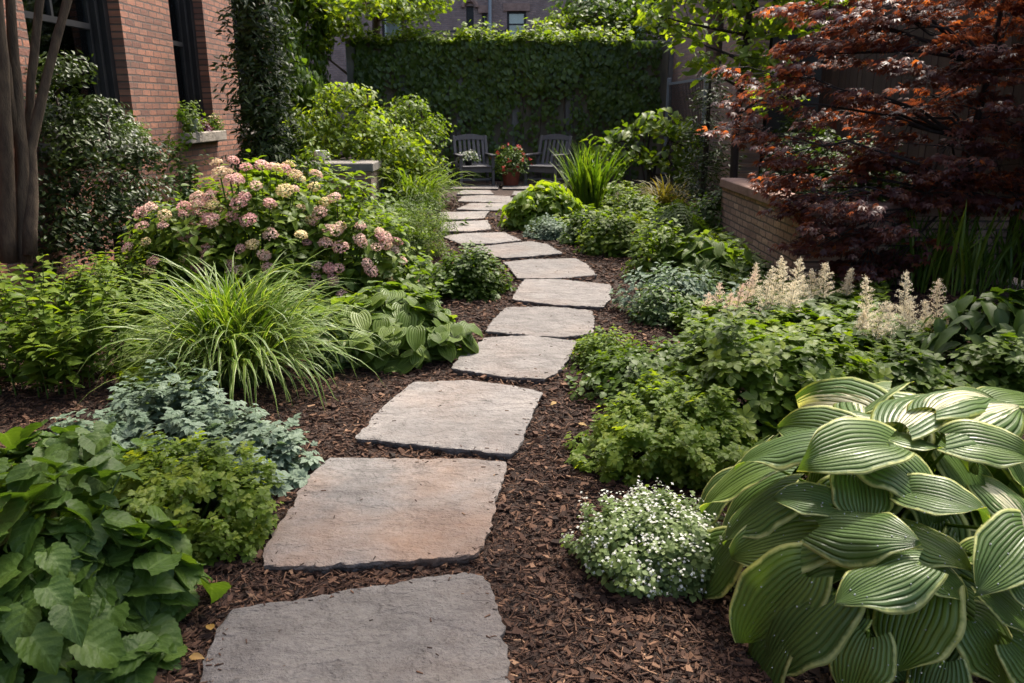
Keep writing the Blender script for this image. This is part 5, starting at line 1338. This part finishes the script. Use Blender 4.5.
mound('lungwort', 'grey green spotted ground cover at the path edge in front of the brick planter', 'ground cover', (625, 735, 262, 322), T_OVS, 0.075, 'silver', 2.6, 121, dep=0.7, stem_n=20)
mound('lungwort', 'deeper blue green ground cover between the path bend and the astilbe', 'ground cover', (632, 712, 285, 330), T_OVS, 0.065, 'blue', 2.8, 122, dep=0.7)
rosette('blue_hosta', 'glossy blue green hosta clump under the brick planter wall', 'hosta', (655, 748, 236, 288), T_HG, 'hostag', 0.15, 2.6, 123)
mound('leafy_clump', 'bright green leafy clump with gold tips left of the blue green hosta', 'ground cover', (622, 690, 222, 282), T_OV, 0.085, 'lime', 2.6, 124, dep=0.8)
mound('leafy_clump', 'sunlit round clump of broad leaves at the right edge of the bend', 'ground cover', (578, 645, 212, 258), T_RND, 0.075, 'lime', 2.8, 125, dep=0.8)
mound('grey_cover', 'low grey leaved tuft on the mulch right of the path bend', 'ground cover', (528, 572, 217, 240), T_RND, 0.045, 'silver', 2.6, 126)
mound('grey_cover', 'mid green low tuft beside the grey tuft right of the path', 'ground cover', (560, 606, 212, 246), T_RND, 0.06, 'mid', 2.6, 127)
mound('golden_hosta', 'sunlit yellow green hosta mass beside the far stones of the path', 'hosta', (504, 585, 186, 232), T_HG, 0.15, 'yellow', 2.8, 128, dep=0.9, jit=.3, k=0, lump=.3, lf=3.5)
mound('golden_hosta', 'low bright clump at the foot of the upright sword leaved grass', 'hosta', (500, 545, 200, 232), T_HG, 0.12, 'yellow', 2.4, 129, dep=0.8, k=0, lump=.3)
arching('sword_grass', 'upright sword leaved grass clump beside the right chair', 588, 214, 190, 1.15, 0.034, 'grass', 131, (62, 90), 0.55, 0.22)
arching('sword_grass', 'arching pale grass spilling in front of the right chair', 556, 204, 110, 0.62, 0.022, 'lime', 132, (35, 85), 1.3, 0.2)
arching('bronze_grass', 'bronze arching grass clump left of the brick planter', 668, 214, 260, 0.75, 0.026, 'bronze', 133, (30, 85), 1.4, 0.2)
mound('fern', 'green fern like clump in the middle of the right bed', 'fern', (640, 715, 205, 250), T_FERN, 0.42, 'mid', 3.6, 134, dep=0.7, jit=.25, k=0)
mound('leafy_clump', 'dark leafy clump against the far end of the brick planter', 'ground cover', (690, 740, 185, 240), T_OV, 0.09, 'deep', 2.6, 135)
mound('leafy_clump', 'leafy clump between the sword leaved grass and the bronze grass', 'ground cover', (600, 660, 188, 222), T_OV, 0.09, 'lime', 2.4, 136)
vb = G(648, 201); vb[2] = 0
tree('open_shrub', 'spreading shrub of broad bright leaves on dark branches right of the chairs', 'shrub', tuple(vb), [([(0, 0, 0), (.02, 0, .5), (-.3, 0, 1.0)], [.04, .03, .015]), ([(.02, 0, 0), (.1, 0, .6), (.4, 0, 1.2)], [.035, .025, .012]), ([(0, 0, .1), (-.05, .05, .8), (0, 0, 1.4)], [.03, .02, .012])],
     [(-.85, -.1, .95, .3), (-.5, 0, 1.15, .34), (0, -.1, 1.35, .4), (.45, 0, 1.25, .38), (-.3, -.2, .8, .34), (.3, -.1, .75, .36), (.75, .1, .9, .35), (-.7, .1, .6, .3), (.65, -.1, .5, .34)], T_OV, 0.16, 'lime', 'dark_bark', 1.35, 137)

# low creeping cover that joins the clumps
rng = np.random.default_rng(161)
n = 11000
yy = 3.8 * (15.5 / 3.8) ** rng.uniform(0, 1, n); xx = rng.uniform(-1, 1, n) * (0.5 + 0.40 * yy)
P = np.stack((xx, yy, 0 * xx), 1)
op = np.concatenate(outlines); dist = np.array([np.min(np.hypot(op[:, 0] - x, op[:, 1] - y)) for x, y in P[:, :2]])
pxc = np.interp(yy, [1.9, 4.5, 6.5, 8, 9.5, 11.5, 14, 17], [-.35, -.25, .05, .28, .2, -.35, -.3, .1])
left = xx < pxc
patch = sines(P, rng, 1.4)
keep = (dist > np.where(left, 0.42, 0.62) + 0.22 * sines(P, rng, 2.2)) & (xx > -4.0) & ((xx < 2.5) | (yy < 6.9)) & (xx < 4.4) & (yy > np.where(left, 3.9, 4.4)) & ((xx < -1.75) | (yy > 4.9) | ~left) & (patch > -0.75)
P = P[keep]; n = len(P); P[:, 2] = rng.uniform(.03, .13, n) * (1 + .03 * P[:, 1])
b1, b2 = Buf(), Buf()
gsel = sines(P, rng, 1.0) > 0
base_r = rndv(rng, P, n, .4); az0 = rng.uniform(0, 6.28, n); sz = rng.uniform(.04, .075, n) * (1 + .05 * (P[:, 1] - 4))
for i in range(6):
    az = az0 + i * 2.4; fr = (i + .5) / 6
    A = nrm(np.stack((np.cos(az), np.sin(az), np.full(n, .1 + .4 * fr ** 2)), 1)); Nn = nrm(np.array((0, 0, 1.0)) + rng.normal(0, .3, (n, 3)))
    Q = P + np.array((0, 0, 1.0)) * (sz * 1.2 * (fr - .5))[:, None]; Q[:, 2] = np.maximum(Q[:, 2], .015); r = np.clip(base_r * .6 + .4 * fr ** 2 + rng.normal(0, .12, n), 0, 1)
    b1.scatter(T_RND, Q[gsel], A[gsel], Nn[gsel], sz[gsel], r[gsel], 0); b1.scatter(T_LOBE, Q[~gsel], A[~gsel], Nn[~gsel], sz[~gsel] * 1.1, r[~gsel], 1)
kind(b1.build('ground_cover', [GR['mid'], GR['lime']], None, True), 'stuff')

# window box plants
def sillplant(name, label, cat, y, h, r, leaf, size, mat, seed, flower=None, pot=None):
    t, *_ = mound(name, label, cat, (WX + 0.02, y, r * .55, r, h), leaf, size, mat, 2.6, seed, flowers=flower, stem_n=12, lump=.25); t.location.z = 1.27
    if pot is not None:
        b = Buf(); b.lathe([(0.06, 0), (0.085, 0.16), (0.09, 0.17), (0.075, 0.17), (0.02, 0.15)], 18, (0.03, 0, 0.0)); b.build('pot', pot, t, True)
def small_white(rng, t, rx, ry, h, P, N):
    n = 160; P, N, th = mound_pts(rng, n, rx, ry, h, 0, .1, .2, 3, (.98, 1.1)); a = rng.uniform(0, 6.28, n)
    b = Buf(); b.scatter(T_FLOR, P, np.stack((np.cos(a), np.sin(a), 0 * a), 1), nrm(N + rng.normal(0, .4, (n, 3))), rng.uniform(.02, .035, n), rng.uniform(0, 1, n)); b.build('blossom', P_WHITE, t)
def small_yellow(rng, t, rx, ry, h, P, N):
    n = 26; P, N, th = mound_pts(rng, n, rx, ry, h, 0, .2, .2, 3, (1.0, 1.12)); a = rng.uniform(0, 6.28, n)
    b = Buf(); b.scatter(T_FLOR, P, np.stack((np.cos(a), np.sin(a), 0 * a), 1), nrm(N + rng.normal(0, .4, (n, 3))), rng.uniform(.03, .04, n), rng.uniform(0, 1, n)); b.build('blossom', P_CREAM, t)
sillplant('sill_plant', 'white flowered trailing plant on the sill of the first window', 'potted plant', 8.85, .22, .48, T_OVS, .05, 'blue', 141, small_white)
sillplant('sill_plant', 'pale green upright plant in a white pot on the second window sill', 'potted plant', 10.95, .38, .22, T_OV, .07, 'lime', 142, None, M['white_pot'])
sillplant('sill_plant', 'purple leaved plant on the second window sill', 'potted plant', 11.45, .15, .17, T_OV, .06, 'purple', 143)
sillplant('sill_plant', 'yellow flowered plant at the far end of the second window sill', 'potted plant', 11.82, .2, .16, T_OV, .05, 'mid', 144, small_yellow)
mound('wall_shrub', 'slender dark shrub against the brick between the first and second windows', 'shrub', (WX + .35, 9.75, .22, .3, 1.62), T_OV, .075, 'deep', 1.5, 145, lump=.3)

# ------------------------------------------------------------------ chairs, pot and box on the patio
def chair(label, p, rz):
    t = thing('garden_armchair', label, 'chair', tuple(p), rz, 'garden armchairs on the patio')
    W_, D_, SH = 0.34, 0.30, 0.40           # half width, half depth, seat height; faces -y
    def part(name, *boxes):
        b = Buf()
        for lo, hi, Mx in boxes: b.box(lo, hi, M=Mx, bev=0.006, rnd=np.random.default_rng(int(abs(lo[0]) * 1000)).uniform(0, 1))
        return b.build(name, M['chair'], t, fixn=True)
    for sx in (-1, 1):
        part('leg', ((sx * W_ - .03, -D_ - .03, 0), (sx * W_ + .03, -D_ + .03, .60), None))
        R = Matrix.Translation((sx * W_, D_, SH)) @ Matrix.Rotation(math.radians(-8), 4, 'X')
        part('leg', ((sx * W_ - .028, D_ - .03, 0), (sx * W_ + .028, D_ + .03, SH + .02), None))
        part('armrest', ((sx * W_ - .05, -D_ - .07, .602), (sx * W_ + .05, D_ + .08, .635), None))
    part('apron', ((-W_ + .032, -D_ - .015, SH - .13), (W_ - .032, -D_ + .015, SH - .02), None), ((-W_ + .032, D_ - .015, SH - .13), (W_ - .032, D_ + .015, SH - .04), None),
         ((-W_ - .012, -D_ + .032, SH - .11), (-W_ + .012, D_ - .032, SH - .03), None), ((W_ - .012, -D_ + .032, SH - .11), (W_ + .012, D_ - .032, SH - .03), None))
    part('stretcher', ((-W_ + .032, -D_ + .05, .10), (W_ - .032, -D_ + .08, .15), None), ((-W_ - .012, -D_ + .032, .10), (-W_ + .012, D_ - .032, .15), None), ((W_ - .012, -D_ + .032, .10), (W_ + .012, D_ - .032, .15), None))
    part('seat', *[((-W_ + .035, -D_ - .05 + i * .118, SH - .018), (W_ - .035, -D_ - .05 + i * .118 + .108, SH + .006), None) for i in range(5)])
    R = Matrix.Translation((0, D_ - .06, SH - .05)) @ Matrix.Rotation(math.radians(-20), 4, 'X')
    bk = part('backrest', *[((-W_ + .085 + i * .099, -.012, .06), (-W_ + .085 + i * .099 + .062, .012, .60 + .05 * math.cos((i - 2.5) * .5)), R) for i in range(6)])
    for sx in (-1, 1):
        b = Buf(); b.box((sx * W_ - .03, -.025, 0), (sx * W_ + .03, .025, .68), M=R, bev=.006); b.build('back_post', M['chair'], t, fixn=True)
    b = Buf(); n = 10
    for i in range(n):
        x0, x1 = -W_ + .031 + (2 * W_ - .062) * i / n, -W_ + .031 + (2 * W_ - .062) * (i + 1) / n
        zt = lambda x: .66 + .055 * math.cos(x / W_ * PI / 2)
        v = [(x, yy, z) for x in (x0, x1) for yy in (-.02, .02) for z in (.575 + .02 * math.cos(x / W_ * 1.5), zt(x))]
        v = [R @ Vector(q) for q in v]
        b.add(v, [0, 1, 3, 2, 4, 6, 7, 5, 0, 4, 5, 1, 2, 3, 7, 6, 0, 2, 6, 4, 1, 5, 7, 3], [4] * 6)
    b.build('top_rail', M['chair'], t, fixn=True)
    b = Buf(); b.box((-W_ + .031, -.02, .02), (W_ - .031, .02, .075), M=R, bev=.004); b.build('back_rail', M['chair'], t, fixn=True)
    return t
c1 = G(474, 187); c1[2] = 0.026; c2 = G(547, 187); c2[2] = 0.026
c1[1] += .25; c2[1] += .3
chair('weathered grey slatted armchair left of the red flower pot', c1, math.radians(14))
chair('weathered grey slatted armchair right of the red flower pot', c2, math.radians(-28))
fl = thing('potted_flower', 'white flowering plant resting on the seat of the left armchair', 'potted plant', (c1[0] - .12, c1[1] - .02, c1[2] + .41))
rng = np.random.default_rng(151)
b = Buf(); b.lathe([(.06, 0), (.085, .1), (.09, .11), (.07, .11), (.02, .09)], 16); b.build('pot', M['iron'], fl, True)
b = Buf(); P, N, th = mound_pts(rng, 150, .2, .17, .16, .12, -.3, .25, 3, (.5, 1)); A, Nn = leaf_dirs(rng, N, th); b.scatter(T_OVS, P, A, Nn, rng.uniform(.04, .08, 150), rng.uniform(0, 1, 150)); b.build('foliage', GR['mid'], fl, True)
b = Buf(); P, N, th = mound_pts(rng, 110, .22, .18, .18, .12, -.1, .25, 3, (.9, 1.05)); a = rng.uniform(0, 6.28, 110); b.scatter(T_FLOR, P, np.stack((np.cos(a), np.sin(a), 0 * a), 1), nrm(N + rng.normal(0, .4, (110, 3))), rng.uniform(.03, .05, 110), rng.uniform(0, 1, 110)); b.build('blossom', P_WHITE, fl)

pp = G(511, 187.5); pp[2] = .026; pp[1] += .25
pt = thing('flower_pot', 'red terracotta pot of red flowers standing between the two armchairs', 'flower pot', tuple(pp))
b = Buf(); b.lathe([(.15, 0), (.155, .02), (.20, .30), (.225, .305), (.23, .36), (.20, .36), (.19, .31), (.05, .30)], 28); b.build('pot', M['terracotta'], pt, True)
b = Buf(); n = 900; P, N, th = mound_pts(rng, n, .36, .34, .44, .38, -.35, .2, 2.6, (.45, 1)); A, Nn = leaf_dirs(rng, N, th, down=.3); b.scatter(T_OVS, P, A, Nn, rng.uniform(.05, .09, n), rng.uniform(0, 1, n)); b.build('foliage', GR['mid'], pt, True)
b = Buf()
for k in range(26):
    P, N, th = mound_pts(rng, 1, .36, .34, .45, .38, -.1, .2, 2.6, (1.0, 1.06)); m = 16
    Q = P + rng.normal(0, .018, (m, 3)); a = rng.uniform(0, 6.28, m); b.scatter(T_FLOR, Q, np.stack((np.cos(a), np.sin(a), 0 * a), 1), nrm(N + rng.normal(0, .5, (m, 3))), rng.uniform(.025, .04, m), rng.uniform(0, 1, m))
b.build('blossom', P_RED, pt)
b = Buf()
for k in range(22):
    q = np.array((rng.normal(0, .15), rng.normal(0, .14), .36 + rng.uniform(.1, .4))); b.tube([(rng.normal(0, .05), rng.normal(0, .05), .3), q * np.array((.6, .6, .8)), q], [.004, .003, .002], 4)
b.build('stem', M['stem'], pt)
bx = G(440, 187); bx[1] += .5
pb_ = thing('planter_box', 'black planter box half hidden left of the left armchair', 'planter', (bx[0], bx[1], .03))
b = Buf(); b.box((-.25, -.2, 0), (.25, .2, .38), bev=.01); b.build('body', M['black_wood'], pb_, fixn=True)
b = Buf(); b.box((-.27, -.22, .381), (.27, .22, .42), bev=.008); b.build('rim', M['black_wood'], pb_, fixn=True)
